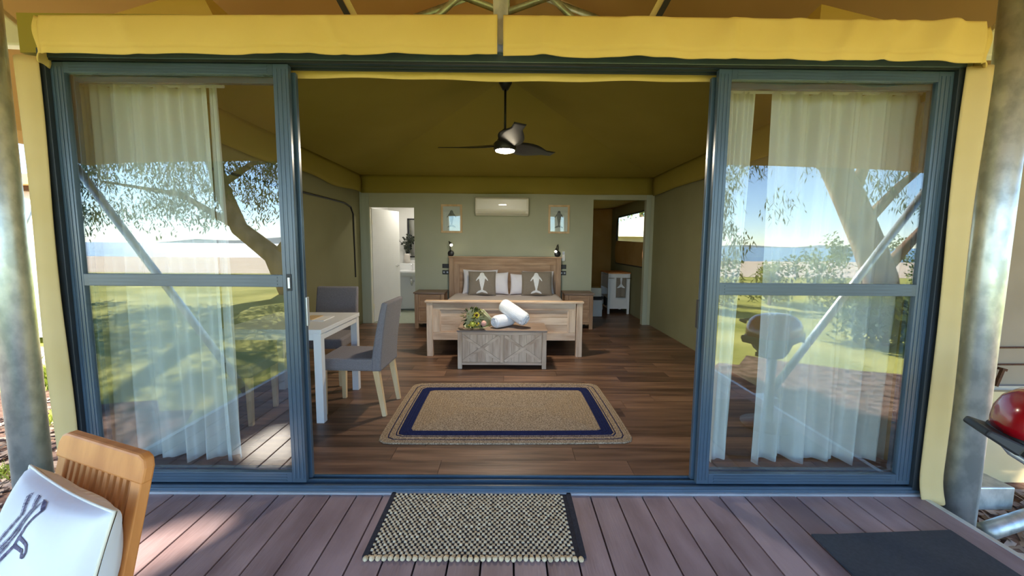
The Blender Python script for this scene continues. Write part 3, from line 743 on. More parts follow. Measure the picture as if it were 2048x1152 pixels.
def bedding():
    g = 'white pillows against the headboard'
    cushion('bed_pillow', 'white pillow behind the left whale cushion, left edge showing', 'pillow', (-.50, 4.74, .628), .60, .42, .16, 'linen', R(-14), R(-2), group=g, seed=1)
    cushion('bed_pillow', 'white pillow showing in the middle beside the left whale cushion', 'pillow', (-.20, 4.66, .628), .38, .385, .15, 'linen', R(-16), R(4), group=g, seed=2)
    cushion('bed_pillow', 'white pillow showing in the middle beside the right whale cushion', 'pillow', (.21, 4.67, .628), .40, .36, .14, 'linen', R(-16), R(-3), group=g, seed=3)
    cushion('bed_pillow', 'white pillow behind the right whale cushion, right edge showing', 'pillow', (.50, 4.75, .628), .54, .40, .15, 'linen', R(-14), R(3), group=g, seed=4)
    dec = (110, lambda x, y: inside(WHALE, x*.97, y*.95), .2, .8, .03, .97, 'whale_print')
    g = 'taupe whale cushions on the bed'
    cushion('whale_cushion', 'taupe cushion with white whale print, left one on the bed', 'cushion', (-.45, 4.52, .628), .46, .41, .15, 'cushion_grey', R(-17), R(2), group=g, pinch=.04, decal=dec, seed=5)
    cushion('whale_cushion', 'taupe cushion with white whale print, right one on the bed', 'cushion', (.455, 4.53, .628), .51, .41, .15, 'cushion_grey', R(-17), R(-1), group=g, pinch=.04, decal=(110, lambda x, y: inside(WHALE, x+.01, y*.95), .2, .8, .03, .97, 'whale_print'), seed=6)
bedding()

def chest():
    c = thing('blanket_chest', 'whitewashed blanket chest with crossed boards at the bed foot', 'chest', (-.08, 2.53, ZF))
    x0, x1, yf, yb = -.585, .425, 2.31, 2.74
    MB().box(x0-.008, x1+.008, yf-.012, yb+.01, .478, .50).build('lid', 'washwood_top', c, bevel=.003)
    for x in (x0, x1-.05):
        for y in (yf, yb-.05): MB().box(x, x+.05, y, y+.05, ZF, .478).build('leg', 'washwood', c, bevel=.003)
    xa, xb = x0+.05, x1-.05; xm = (xa+xb)/2
    MB().box(xa, xb, yf+.006, yf+.03, .445, .478).build('front_rail', 'washwood_x', c, bevel=.002)
    MB().box(xa, xb, yf+.006, yf+.03, .095, .125).build('front_rail', 'washwood_x', c, bevel=.002)
    MB().box(xm-.02, xm+.02, yf+.006, yf+.03, .125, .445).build('front_stile', 'washwood', c, bevel=.002)
    for p0, p1 in ((xa, xm-.02), (xm+.02, xb)):
        nb = 5
        for i in range(nb):
            a = p0+(p1-p0)*i/nb; MB().box(a+.0008, a+(p1-p0)/nb-.0008, yf+.022, yf+.034, .12, .45).build('front_board', 'washwood', c, bevel=.0015)
        MB().bar((p0+.012, yf+.015, .14), (p1-.012, yf+.015, .43), .03, .012, (0, 1, 0)).build('cross_board', 'washwood_x', c)
        MB().bar((p0+.012, yf+.018, .43), (p1-.012, yf+.018, .14), .03, .012, (0, 1, 0)).build('cross_board', 'washwood_x', c)
    for x in (x0+.008, x1-.02): MB().box(x, x+.012, yf+.05, yb-.05, .10, .478).build('side_panel', 'washwood', c)
    MB().box(xa, xb, yb-.02, yb-.008, .10, .478).build('back_panel', 'washwood', c); MB().box(xa, xb, yf+.03, yb-.02, .10, .115).build('base_panel', 'washwood', c)
    # rolled towels
    def towel(name, label, a, b, r, sx=1):
        a, b = Vector(a), Vector(b); t = thing(name, label, 'towel', ((a+b)/2)-Vector((0, 0, r)), 0, 'rolled white towels on the chest')
        d = (b-a).normalized(); L = (b-a).length
        u, w = orth(d); rings = [(0, .72), (.012, .9), (.035, 1), (L/2, 1.03), (L-.035, 1), (L-.012, .9), (L, .72)]
        vs = []; n = 22
        for s_, k in rings:
            for i in range(n):
                th = 2*math.pi*i/n; vs.append(a+d*s_+(u*math.cos(th)+w*math.sin(th))*r*k*(1+.03*math.sin(3*th)))
        fs = [(j*n+i, j*n+(i+1) % n, (j+1)*n+(i+1) % n, (j+1)*n+i) for j in range(len(rings)-1) for i in range(n)]+[tuple(range(n)), tuple((len(rings)-1)*n+i for i in range(n))]
        MB().add(vs, fs).build('roll', 'towel', t, smooth=True)
        # spiral edge at both ends
        for c0, s in ((a, -1), (b, 1)):
            pts = []
            for i in range(60):
                th = i*.3; rr = r*.12+r*.58*i/60; pts.append(c0+d*s*.002+(u*math.cos(th)+w*math.sin(th))*rr)
            MB().tube(pts, .005, 5).build('fold_edge', 'towel', t, smooth=True)
        return t
    towel('rolled_towel', 'rolled white towel lying flat on the chest beside the bouquet', (-.175, 2.40, .575), (.03, 2.61, .575), .073)
    towel('rolled_towel', 'rolled white towel propped across the other one', (-.085, 2.60, .755), (.195, 2.42, .592), .082)
    # bouquet
    bq = thing('bouquet', 'bouquet of green foliage and yellow flowers in cream paper', 'flowers', (-.42, 2.45, .50))
    rr = random.Random(11)
    tip = Vector((-.27, 2.62, .53)); top = Vector((-.47, 2.40, .60))
    ax = (top-tip).normalized(); u, w = orth(ax)
    def wr(uu, vv):
        th = -2.4+4.8*uu; k = .02+.125*vv**.8*(1+.1*math.sin(uu*14)*vv); p = tip+ax*(.30*vv+.02*math.sin(uu*22)*vv)+(u*math.cos(th)+w*math.sin(th))*k
        p.z = max(p.z, .503); p.y = max(p.y, 2.40); return p
    MB().grid(wr, 30, 8).build('paper_wrap', 'wrap', bq, smooth=True, solid=.002)
    MB().add([(-.385, 2.50, .70), (-.355, 2.49, .71), (-.245, 2.52, .58), (-.275, 2.53, .57)], [(0, 1, 2, 3)]).build('paper_fold', 'wrap', bq, solid=.006)
    ctr = top+Vector((0, 0, .02))
    lm = {}
    for i in range(170):
        d = Vector((rr.gauss(0, 1), rr.gauss(-.7, .8), rr.gauss(.3, 1))).normalized(); p = ctr+Vector((d.x*.115, d.y*.085, d.z*.105)); p.z = max(p.z, .508)
        l = rr.uniform(.03, .06); dd = (d+Vector((rr.uniform(-.7, .7), rr.uniform(-.7, .7), rr.uniform(-.5, .7)))).normalized(); q = p+dd*l
        q.z = max(q.z, .506); sd, _ = orth(dd); m_ = (p+q)/2
        MB().add([p, m_+sd*l*.25+Vector((0, -.004, 0)), q, m_-sd*l*.25+Vector((0, -.004, 0))], [(0, 1, 2, 3)]).build('leaf', rr.choice(['leaf', 'leaf', 'leaf', 'foliage_lite', 'leaf_dark']), bq)
    def daisy(c, r, pet, cen, n=14, name='flower'):
        c = Vector(c); f = Vector((.05, -1, .25)).normalized(); u, w = orth(f)
        h = MB().lathe([(r*.40, 0), (r*.36, r*.18), (0, r*.24)], c, 14, Quaternion(f.cross(Vector((0, 0, 1))).normalized()*-1, f.angle(Vector((0, 0, 1)))).to_matrix()).build(name, cen, bq, smooth=True)
        for k in range(n):
            t = 2*math.pi*k/n; dr = u*math.cos(t)+w*math.sin(t); sd = f.cross(dr)
            MB().add([c+dr*r*.3+sd*r*.10, c+dr*r*.3-sd*r*.10, c+dr*r*.7-sd*r*.17+f*.003, c+dr*r+f*.002, c+dr*r*.7+sd*r*.17+f*.003], [(0, 1, 2, 3, 4)]).build('petal', pet, h)
    daisy((-.425, 2.305, .672), .040, 'yellow', 'brownc')
    def bud(c, r, m, n=9):
        MB().lathe([(0, -r), (r*.6, -r*.75), (r, -r*.1), (r*.8, r*.6), (r*.3, r*.95), (0, r)], c, n).build('bud', m, bq, smooth=True)
    bud((-.47, 2.305, .572), .034, 'lime', 12); bud((-.345, 2.32, .575), .034, 'pink', 12)
    for i in range(14): bud((-.51+rr.uniform(-.03, .12), 2.30+rr.uniform(0, .02), .53+rr.uniform(0, .12)), rr.uniform(.008, .015), rr.choice(['lime', 'lime', 'yellow', 'foliage_lite']), 7)
    bq.location.x += .055
chest()

def nightstand(x0, x1, lab):
    yf, yb = 4.60, 5.02; n = thing('nightstand', lab, 'nightstand', ((x0+x1)/2, 4.8, ZF), 0, 'bedside tables')
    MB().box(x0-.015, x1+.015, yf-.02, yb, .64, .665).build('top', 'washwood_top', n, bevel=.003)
    for x in (x0, x1-.06):
        for y in (yf, yb-.06): MB().box(x, x+.06, y, y+.05, ZF, .64).build('leg', 'headwood_z', n, bevel=.003)
    for x in (x0+.01, x1-.025): MB().box(x, x+.015, yf+.05, yb-.06, .14, .64).build('side_panel', 'headwood_z', n)
    MB().box(x0+.06, x1-.06, yb-.03, yb-.02, .14, .64).build('back_panel', 'headwood', n)
    for z0, z1 in ((.135, .165), (.39, .405), (.625, .64)): MB().box(x0+.06, x1-.06, yf+.004, yf+.05, z0, z1).build('rail', 'headwood', n)
    for z0, z1 in ((.168, .387), (.408, .622)):
        d = MB().box(x0+.064, x1-.064, yf+.006, yf+.35, z0, z1).build('drawer', 'headwood', n, bevel=.002)
        for a, b, c, e in ((x0+.064, x1-.064, z0, z0+.03), (x0+.064, x1-.064, z1-.03, z1)): MB().box(a, b, yf-.004, yf+.008, c, e).build('drawer_border', 'headwood', d)
        for a in (x0+.064, x1-.094): MB().box(a, a+.03, yf-.004, yf+.008, z0+.03, z1-.03).build('drawer_border', 'headwood_z', d)
nightstand(-1.585, -1.09, 'wooden nightstand left of the bed by the bathroom door')
nightstand(.935, 1.41, 'wooden nightstand right of the bed by the open doorway')

# ------------------------------------------------------------------ things on the back wall
def wall_items():
    a = thing('air_conditioner', 'cream split air conditioner on the wall above the bed', 'air conditioner', (-.135, DY, 1.965))
    x0, x1, z0, z1 = -.59, .32, 1.965, 2.262
    pr = [(DY, z1), (DY-.17, z1), (DY-.195, z1-.02), (DY-.205, z0+.09), (DY-.17, z0+.03), (DY-.10, z0), (DY, z0)]
    MB().poly([(x0, y, z) for y, z in pr], (x1-x0, 0, 0)).build('body', 'ac_white', a, bevel=.008)
    MB().box(x0+.03, x1-.03, DY-.2075, DY-.195, z0+.10, z1-.03).build('front_panel', 'ac_white', a, bevel=.004)
    m = Matrix.Translation((0, DY-.19, z0+.055)) @ Matrix.Rotation(R(-38), 4, 'X')
    MB().box(x0+.05, x1-.05, -.006, .006, -.035, .035, m).build('louvre', 'ac_white', a, bevel=.003)
    MB().box(-.19, -.06, DY-.2095, DY-.207, z0+.165, z0+.177).build('badge', 'chrome', a)
    def pic(x0, x1, z0, z1, lab, sgn):
        p = thing('framed_print', lab, 'picture', ((x0+x1)/2, DY, z0), 0, 'framed whale prints')
        w = .035
        for a_, b_, c_, d_ in ((x0, x1, z0, z0+w), (x0, x1, z1-w, z1), (x0, x0+w, z0+w, z1-w), (x1-w, x1, z0+w, z1-w)): MB().box(a_, b_, DY-.028, DY, c_, d_).build('frame_side', 'pale_wood', p, bevel=.002)
        MB().box(x0+w, x1-w, DY-.012, DY, z0+w, z1-w).build('print_paper', 'paper', p)
        cx, cz = (x0+x1)/2, (z0+z1)/2; mb = MB(); N = 60; hw = .085; hh = .155
        for i in range(N):
            for j in range(N*2):
                xx = -hw+2*hw*(i+.5)/N; zz = -hh+2*hh*(j+.5)/(2*N)
                if inside(WHALE, xx*1.25*(1+.0), zz*1.16):
                    d1 = hw/N; d2 = hh/(2*N); mb.add([(cx+xx-d1, DY-.0135, cz+zz-d2), (cx+xx+d1, DY-.0135, cz+zz-d2), (cx+xx+d1, DY-.0135, cz+zz+d2), (cx+xx-d1, DY-.0135, cz+zz+d2)], [(0, 1, 2, 3)])
        mb.build('whale_drawing', 'print_grey', p)
        MB().box(x0+w, x1-w, DY-.020, DY-.018, z0+w, z1-w).build('glazing', 'glass_pic', p)
    pic(-1.199, -.830, 1.663, 2.155, 'framed whale print left of the air conditioner', 1)
    pic(.674, 1.045, 1.667, 2.160, 'framed whale print right of the air conditioner', -1)
    def lamp(x, z, pts, lab, r):
        l = thing('reading_lamp', lab, 'lamp', (x, DY, z), 0, 'bedside reading lamps')
        m = Matrix.Rotation(R(90), 3, 'X')
        MB().lathe([(.055, 0), (.055, .02), (.048, .028), (0, .03)], (x, DY, z), 20, m).build('wall_plate', 'black_metal', l, smooth=True)
        MB().tube(pts, .0075, 8).build('gooseneck', 'black_metal', l, smooth=True)
        e = Vector(pts[-1]); d = (e-Vector(pts[-2])).normalized()
        MB().tube([e-d*.01, e+d*.035], [.016, .024], 12).build('lamp_head', 'black_metal', l, smooth=True)
        c = e+d*.045
        MB().lathe([(0, -r), (r*.7, -r*.7), (r, 0), (r*.7, r*.7), (0, r)], c, 14).build('bulb', 'bulb_on', l, smooth=True)
    lamp(-1.031, 1.305, [(-1.031, DY-.02, 1.33), (-1.031, DY-.08, 1.42), (-1.045, DY-.12, 1.50), (-1.04, DY-.16, 1.515), (-1.02, DY-.18, 1.485)], 'black gooseneck reading lamp over the left end of the headboard', .024)
    lamp(.845, 1.31, [(.845, DY-.02, 1.34), (.848, DY-.07, 1.43), (.842, DY-.10, 1.475), (.825, DY-.13, 1.46), (.807, DY-.16, 1.395)], 'black gooseneck reading lamp over the right end of the headboard', .022)
    for x0, x1, side in ((-1.185, -1.065, 'left'), (.897, 1.005, 'right')):
        for z, kd, nm in ((1.045, 'switch', 'light_switch'), (.935, 'outlet', 'power_outlet')):
            s = thing(nm, 'black wall %s plate %s of the headboard' % ('switch' if kd == 'switch' else 'power socket', side), kd, ((x0+x1)/2, DY, z), 0, 'black wall plates')
            MB().box(x0, x1, DY-.011, DY, z, z+.075).build('plate', 'black', s, bevel=.003)
            for k in ((.3, .7) if kd == 'switch' else (.25, .75)): 
                xx = x0+(x1-x0)*k; MB().box(xx-.014, xx+.014, DY-.014, DY-.01, z+.022, z+.053).build('rocker' if kd == 'switch' else 'socket', 'black_metal' if kd == 'switch' else 'bbq_grey', s, bevel=.002)
    rm = thing('ac_remote', 'white remote control in a wall holder right of the headboard', 'remote', (.95, DY, 1.186))
    MB().box(.922, .980, DY-.022, DY, 1.186, 1.27).build('holder', 'white_paint', rm, bevel=.003); MB().box(.927, .975, DY-.018, DY-.004, 1.215, 1.355).build('remote_body', 'white_paint', rm, bevel=.004); MB().box(.933, .969, DY-.0195, DY-.0175, 1.30, 1.345).build('screen', 'bbq_grey', rm)
wall_items()

# ------------------------------------------------------------------ ceiling fan with its lamp
def fan():
    cx, cy = -.06, 2.3
    f = thing('ceiling_fan', 'dark three-blade ceiling fan with lit round lamp', 'fan', (cx, cy, 2.44))
    MB().lathe([(.0, 3.235), (.075, 3.23), (.07, 3.17), (.03, 3.10), (0, 3.1)][::-1], (cx, cy, 0), 20).build('canopy', 'black_metal', f, smooth=True)
    MB().tube([(cx, cy, 2.66), (cx, cy, 3.14)], .0125, 12).build('rod', 'black_metal', f, smooth=True)
    MB().lathe([(.10, 2.535), (.095, 2.56), (.06, 2.63), (.03, 2.69), (.014, 2.70), (0, 2.70)], (cx, cy, 0), 24).build('yoke', 'black_metal', f, smooth=True)
    MB().lathe([(0, 2.475), (.115, 2.475), (.122, 2.49), (.122, 2.545), (.10, 2.565), (0, 2.565)], (cx, cy, 0), 28).build('motor_housing', 'black_metal', f, smooth=True)
    MB().lathe([(0, 2.448), (.06, 2.452), (.10, 2.464), (.105, 2.478), (0, 2.478)], (cx, cy, 0), 28).build('light_diffuser', 'lamp_on', f, smooth=True)
    for ang in (163, 42, -79):
        a = R(ang); dr = Vector((math.cos(a), math.sin(a), 0)); sd = Vector((-dr.y, dr.x, 0))
        def fn(u, v, dr=dr, sd=sd):
            L = .10+.66*u; w = .055+.075*math.sin(math.pi*min(1, u*1.15+.12))*(1 if u < .93 else (1-u)/.07*.9+.1)
            t = (v-.5)*2*w; tilt = R(20-9*u)
            return Vector((cx, cy, 2.53))+dr*(L+.02*(v-.5))+sd*t*math.cos(tilt)+Vector((0, 0, -t*math.sin(tilt)+.02*u*u))
        MB().grid(fn, 18, 6).build('blade', 'black_metal', f, smooth=True, solid=.007)
    ld = bpy.data.lights.new('fan_lamp', 'AREA'); ld.shape = 'DISK'; ld.size = .19; ld.energy = 13; ld.color = (1, .88, .70)
    lo = bpy.data.objects.new('fan_lamp', ld); COL.objects.link(lo); lo.location = (cx, cy, 2.442)
    s = thing('smoke_detector', 'white round detector on the canvas ceiling by the fan mount', 'detector', (.04, 1.75, 3.04))
    MB().lathe([(.055, 3.09), (.06, 3.075), (.05, 3.05), (.0, 3.045)], (.04, 1.75, 0), 20).build('case', 'cream', s, smooth=True)
fan()

# ------------------------------------------------------------------ curtains
def curtain(name, x0, x1, y, lab, folds, seed, flare=.06, parts=()):
    rr = random.Random(seed); ph = rr.uniform(0, 6)
    c = thing(name, lab, 'curtain', ((x0+x1)/2, y, ZF))
    def mk(a, b, fo, nm, amp=.035):
        def fn(u, v):
            x = a+(b-a)*u; k = 1-v
            off = amp*math.sin(fo*2*math.pi*u+ph+.8*math.sin(u*5))*(.55+.45*k)+.012*math.sin(fo*5.1*math.pi*u+1)
            xx = x+flare*k*(u-.3)+.02*math.sin(u*9+k*3)*k
            zz = ZF+.012+.03*(.5+.5*math.sin(fo*2*math.pi*u*.5+ph))+(2.365-ZF)*v
            return Vector((xx, y+off, min(zz, 2.38)))
        MB().grid(fn, int(28*fo), 26).build(nm, 'sheer', c, smooth=True)
    for p in parts: mk(*p)
    MB().tube([(x0-.05, y, 2.385), (x1+.05, y, 2.385)], .012, 8).build('curtain_track', 'white_paint', c)
curtain('sheer_curtain', -2.50, -1.76, .26, 'sheer white curtain gathered behind the left glass door', 7, 2, .06, ((-2.56, -1.80, 6, 'curtain_drop', .045), (-1.80, -1.745, 1, 'curtain_edge', .02)))
curtain('sheer_curtain', 1.30, 2.44, .26, 'sheer white curtain gathered behind the right glass door', 8, 5, -.05, ((1.30, 1.47, 2, 'curtain_edge', .02), (1.56, 2.52, 6, 'curtain_drop', .045)))

# ------------------------------------------------------------------ rugs and mats
def rugs():
    r = thing('jute_rug', 'braided jute rug with navy bands on the plank floor', 'rug', (-.025, 1.145, ZF), R(.8))
    hx, hy = .925, .64
    def ring(o, i, name, m, rows, h=.011):
        # rows of braid between inset o and inset i
        mb = MB(); n = rows; N = 96
        def rr_pt(ins, k):
            a, b = hx-ins, hy-ins; rad = max(.02, .085-ins*.35)
            per = 2*(2*a-2*rad)+2*(2*b-2*rad)+2*math.pi*rad; s = per*k/N
            segs = [(2*b-2*rad, 'R'), (math.pi/2*rad, 'c0'), (2*a-2*rad, 'T'), (math.pi/2*rad, 'c1'), (2*b-2*rad, 'L'), (math.pi/2*rad, 'c2'), (2*a-2*rad, 'B'), (math.pi/2*rad, 'c3')]
            for l, t in segs:
                if s <= l+1e-9: break
                s -= l
            if t == 'R': return (a, -b+rad+s)
            if t == 'L': return (-a, b-rad-s)
            if t == 'T': return (a-rad-s, b)
            if t == 'B': return (-a+rad+s, -b)
            th = s/rad; q = int(t[1]); cxs = ((a-rad, b-rad), (-a+rad, b-rad), (-a+rad, -b+rad), (a-rad, -b+rad))[q]
            al = q*math.pi/2+th; return (cxs[0]+rad*math.cos(al), cxs[1]+rad*math.sin(al))
        M_ = n*4
        for j in range(M_+1):
            ins = o+(i-o)*j/M_; z = .002+h*(.55+.45*abs(math.sin(math.pi*j/4)))
            for k in range(N):
                x, y = rr_pt(ins, k)
                # gently bowed long edges as it lies
                mb.v.append(Vector((x*(1+.012*(1-(y/hy)**2)), y*(1+.02*(1-(x/hx)**2)), z+(-.5*h if (j == 0 and o == 0) else 0))))
        for j in range(M_):
            for k in range(N): mb.f.append((j*N+k, j*N+(k+1) % N, (j+1)*N+(k+1) % N, (j+1)*N+k))
        if i > .5: mb.f.append(tuple(M_*N+k for k in range(N)))
        mb.build(name, m, r, smooth=True, local=True)
    ring(0, .055, 'jute_border', 'jute', 3); ring(.055, .062, 'navy_line', 'navy', 1, .010); ring(.062, .104, 'jute_border', 'jute', 2); ring(.104, .111, 'navy_line', 'navy', 1, .010)
    ring(.111, .122, 'jute_border', 'jute', 1); ring(.122, .205, 'navy_band', 'navy', 4, .010); ring(.205, .60, 'jute_field', 'jute', 18)
    # door mat on the deck
    d = thing('door_mat', 'woven seagrass doormat with dark edges on the deck', 'doormat', (-.165, -.285, 0))
    xa, xb, ya, yb = -.685, .365, -.55, -.015
    MB().box(xa+.01, xb-.01, ya+.012, yb, .001, .007).build('backing', 'matdark', d)
    for x in (xa, xb-.028): MB().box(x, x+.028, ya+.025, yb, .001, .012).build('edge_binding', 'navy' if 0 else 'matdark', d, bevel=.003)
    rr = random.Random(4); mb = MB(); px, py = .0262, .0185; nx = int((xb-xa-.06)/px); ny = int((yb-ya-.02)/py)
    for j in range(ny):
        for i in range(nx):
            x = xa+.034+px*(i+.5*(j % 2))+rr.uniform(-.0015, .0015); y = ya+.03+py*j+rr.uniform(-.001, .001)
            w, l, h = .0082*rr.uniform(.9, 1.12), .0072*rr.uniform(.9, 1.1), .014*rr.uniform(.85, 1.15)
            mb.add([(x-w, y-l, .005), (x+w, y-l, .005), (x+w, y+l, .005), (x-w, y+l, .005), (x-w*.6, y-l*.6, h), (x+w*.6, y-l*.6, h), (x+w*.6, y+l*.6, h), (x-w*.6, y+l*.6, h)], [(4, 5, 6, 7), (0, 1, 5, 4), (1, 2, 6, 5), (2, 3, 7, 6), (3, 0, 4, 7)])
    mb.build('woven_knots', 'seagrass', d, kind='stuff')
    k0 = None
    for i in range(36):
        x = xa+.022+(xb-xa-.05)*i/35
        if k0 is None:
            k0 = MB().lathe([(0, 0), (.010, .002), (.0135, .009), (.010, .016), (0, .018)], (0, 0, 0), 8, None, 1, 1.25).build('edge_knot', 'seagrass', d, smooth=True, local=True); o = k0
        else:
            o = k0.copy(); COL.objects.link(o)
        o.location = (x+.165, ya+.285+.012+rr.uniform(-.003, .003), .001)
    # black mat under the barbecue
    def bm(u, v):
        return Vector((1.535+(2.29-1.535)*u+.02*(1-v)*(1-u), -1.45+(1.45-.37+.04*u)*v, .006+.006*math.exp(-((u-.02)/.04)**2)*(v > .9)))
    o = MB().grid(bm, 20, 12).build('rubber_mat', 'mat_rubber', solid=.008, smooth=False); tag(o, 'flat black mat on the deck under the barbecue', 'mat')
rugs()

# ------------------------------------------------------------------ barbecue
def bbq():
    cx, cy = 0, 0; zr = .735
    b = thing('gas_barbecue', 'red-lidded black portable barbecue at the right picture edge', 'barbecue', (2.115, -.87, .014), R(-25))
    def sup(rx, ry, n=40, e=2.6):
        out = []
        for k in range(n):
            t = 2*math.pi*k/n; c, s = math.cos(t), math.sin(t)
            out.append((rx*math.copysign(abs(c)**(2/e), c), ry*math.copysign(abs(s)**(2/e), s)))
        return out
    def shell_(prof, name, m):
        mb = MB(); n = 40
        for k, z in prof:
            for x, y in sup(.225*k, .165*k): mb.v.append(Vector((cx+x, cy+y, z)))
        for j in range(len(prof)-1):
            for i in range(n): mb.f.append((j*n+i, j*n+(i+1) % n, (j+1)*n+(i+1) % n, (j+1)*n+i))
        mb.f.append(tuple((len(prof)-1)*n+i for i in range(n))); mb.f.append(tuple(range(n)))
        return mb.build(name, m, b, smooth=True, local=True)
    lid = shell_([(1.0, zr+.008), (1.0, zr+.04), (.97, zr+.085), (.88, zr+.13), (.72, zr+.162), (.45, zr+.182), (.1, zr+.188)], 'lid', 'bbq_red')
    MB().tube([(cx-.09, cy-.18, zr+.09), (cx-.09, cy-.23, zr+.10), (cx+.09, cy-.23, zr+.10), (cx+.09, cy-.18, zr+.09)], .012, 8).build('lid_handle', 'black', lid, smooth=True, local=True)
    MB().lathe([(.03, 0), (.03, .004), (0, .006)], (cx+.05, cy-.17, zr+.13), 12).build('thermometer', 'chrome', lid, local=True)
    shell_([(.40, zr-.17), (.55, zr-.13), (.68, zr-.06), (.97, zr-.022), (1.03, zr+.006)], 'base_bowl', 'black')
    for s in (-1, 1):
        # side carry handles sloping up to a point
        MB().bar((cx+s*.20, cy, zr-.03), (cx+s*.285, cy, zr+.012), .24, .05, (0, 0, 1), .16, .028).build('side_handle', 'black', b, bevel=.008, local=True)
        MB().tube([(cx+s*.22, cy-.03, zr-.03), (cx+s*.19, cy-.03, zr-.07), (cx+s*.12, cy-.03, zr-.115), (cx+s*.02, cy-.03, zr-.14)], .011, 8).build('side_frame', 'bbq_grey', b, smooth=True, local=True)
        MB().box(cx+s*.10-.03, cx+s*.10+.03, cy-.06, cy+.0, zr-.16, zr-.125).build('foot_clip', 'black', b, bevel=.005, local=True)
    MB().tube([(0, 0, .03), (0, 0, zr-.165)], .035, 14).build('pedestal', 'bbq_grey', b, smooth=True, local=True)
    MB().lathe([(0, .0), (.20, .0), (.20, .014), (.05, .035), (0, .036)], (0, 0, 0), 28).build('foot', 'black', b, smooth=True, local=True)
bbq()

# ------------------------------------------------------------------ teak chair with printed pillow
def teak_chair():
    rz = R(-21.5)
    c = thing('teak_chair', 'teak folding chair with slatted back at the lower left', 'chair', (-1.240, -1.42, 0), rz)
    # local frame: faces -Y; back leans to +Y
    lean = math.tan(R(14)); y0 = .13
    def bp(z): return y0+(z-.42)*lean
    W = .198
    for s in (-1, 1):
        MB().bar((s*(W-.02), bp(.40), .40), (s*(W-.02), bp(.845), .845), .042, .028, (0, 1, 0)).build('back_stile', 'teak', c, local=True, bevel=.004)
        MB().bar((s*(W-.02), .30, .0), (s*(W-.02), -.22, .43), .035, .026, (0, 1, 0)).build('leg', 'teak', c, local=True, bevel=.003)
        MB().bar((s*(W-.06), -.26, .0), (s*(W-.06), bp(.42), .44), .035, .026, (0, 1, 0)).build('leg', 'teak', c, local=True, bevel=.003)
        MB().bar((s*(W-.02), -.25, .425), (s*(W-.02), .13, .405), .03, .035, (0, 0, 1)).build('seat_rail', 'teak', c, local=True, bevel=.003)
    # broad top rail with rounded ends
    pts = []; w2, h0, h1 = W+.010, .825, .895
    for sx, x in ((1, w2), (-1, -w2)): pass
    out = [(-w2, h0), (w2, h0), (w2, h1-.03), (w2-.012, h1-.008), (w2-.035, h1), (-w2+.035, h1), (-w2+.012, h1-.008), (-w2, h1-.03)]
    MB().poly([(x, bp(z)-.018, z) for x, z in out], (0, .028, -.0)).build('top_rail', 'teak', c, local=True, bevel=.006)
    MB().bar((-W+.02, bp(.46), .46), (W-.02, bp(.46), .46), .03, .045).build('lower_rail', 'teak', c, local=True, bevel=.003)
    n = 11
    for i in range(n):
        x = -W+.052+(2*W-.104)*i/(n-1)
        MB().bar((x, bp(.47), .47), (x, bp(.83), .83), .0155, .012, (0, 1, 0)).build('back_slat', 'teak', c, local=True, bevel=.002)
    for i in range(8):
        y = -.25+.37*i/7; MB().box(-W, W, y-.019, y+.019, .428, .446).build('seat_slat', 'teak', c, local=True, bevel=.003)
    # pillow with line drawing
    def seg(p, a, b):
        ax, ay = a; bx, by = b; dx, dy = bx-ax, by-ay; t = max(0, min(1, ((p[0]-ax)*dx+(p[1]-ay)*dy)/(dx*dx+dy*dy+1e-9))); return math.hypot(p[0]-ax-dx*t, p[1]-ay-dy*t)
    body = [(-0.078, 0.210), (0.034, 0.169), (0.019, 0.128), (0.015, 0.083), (-0.000, 0.045), (-0.005, 0.000), (-0.029, -0.037), (-0.078, -0.060)]
    lines = [[(-0.068, 0.199), (-0.009, 0.162), (-0.009, 0.098), (-0.029, 0.045), (-0.039, -0.015)], [(-0.068, 0.173), (-0.029, 0.143), (-0.035, 0.083), (-0.054, 0.023)], [(-0.000, 0.173), (0.002, 0.113), (-0.015, 0.038), (-0.020, -0.015)]]
    fin = [(0.015, 0.102), (0.043, 0.104), (0.069, 0.102), (0.078, 0.090), (0.073, 0.077), (0.061, 0.074), (0.057, 0.085), (0.034, 0.083), (0.015, 0.085)]
    bl = list(zip(body, body[1:])); fl = list(zip(fin, fin[1:])); ll = [s for l in lines for s in zip(l, l[1:])]
    def ink(x, y):
        p = (x, y)
        if min(seg(p, a, b) for a, b in bl) < .0042: return True
        if min(seg(p, a, b) for a, b in fl) < .0042: return True
        d = min(seg(p, a, b) for a, b in ll)
        return d < .0022 or (x < .0 and .004 < d < .0055)
    cushion('scatter_pillow', 'white pillow with dark whale line drawing on the teak chair', 'pillow', (-1.215, -1.375, .447), .43, .385, .19, 'pillow_white', R(-15), rz+R(-2), ry=R(3), pinch=.06, decal=(200, ink, .04, .8, .04, .97, 'line_drawing'), dm='print_ink', n=40, wr=.6, seed=8, seam='cream')
teak_chair()

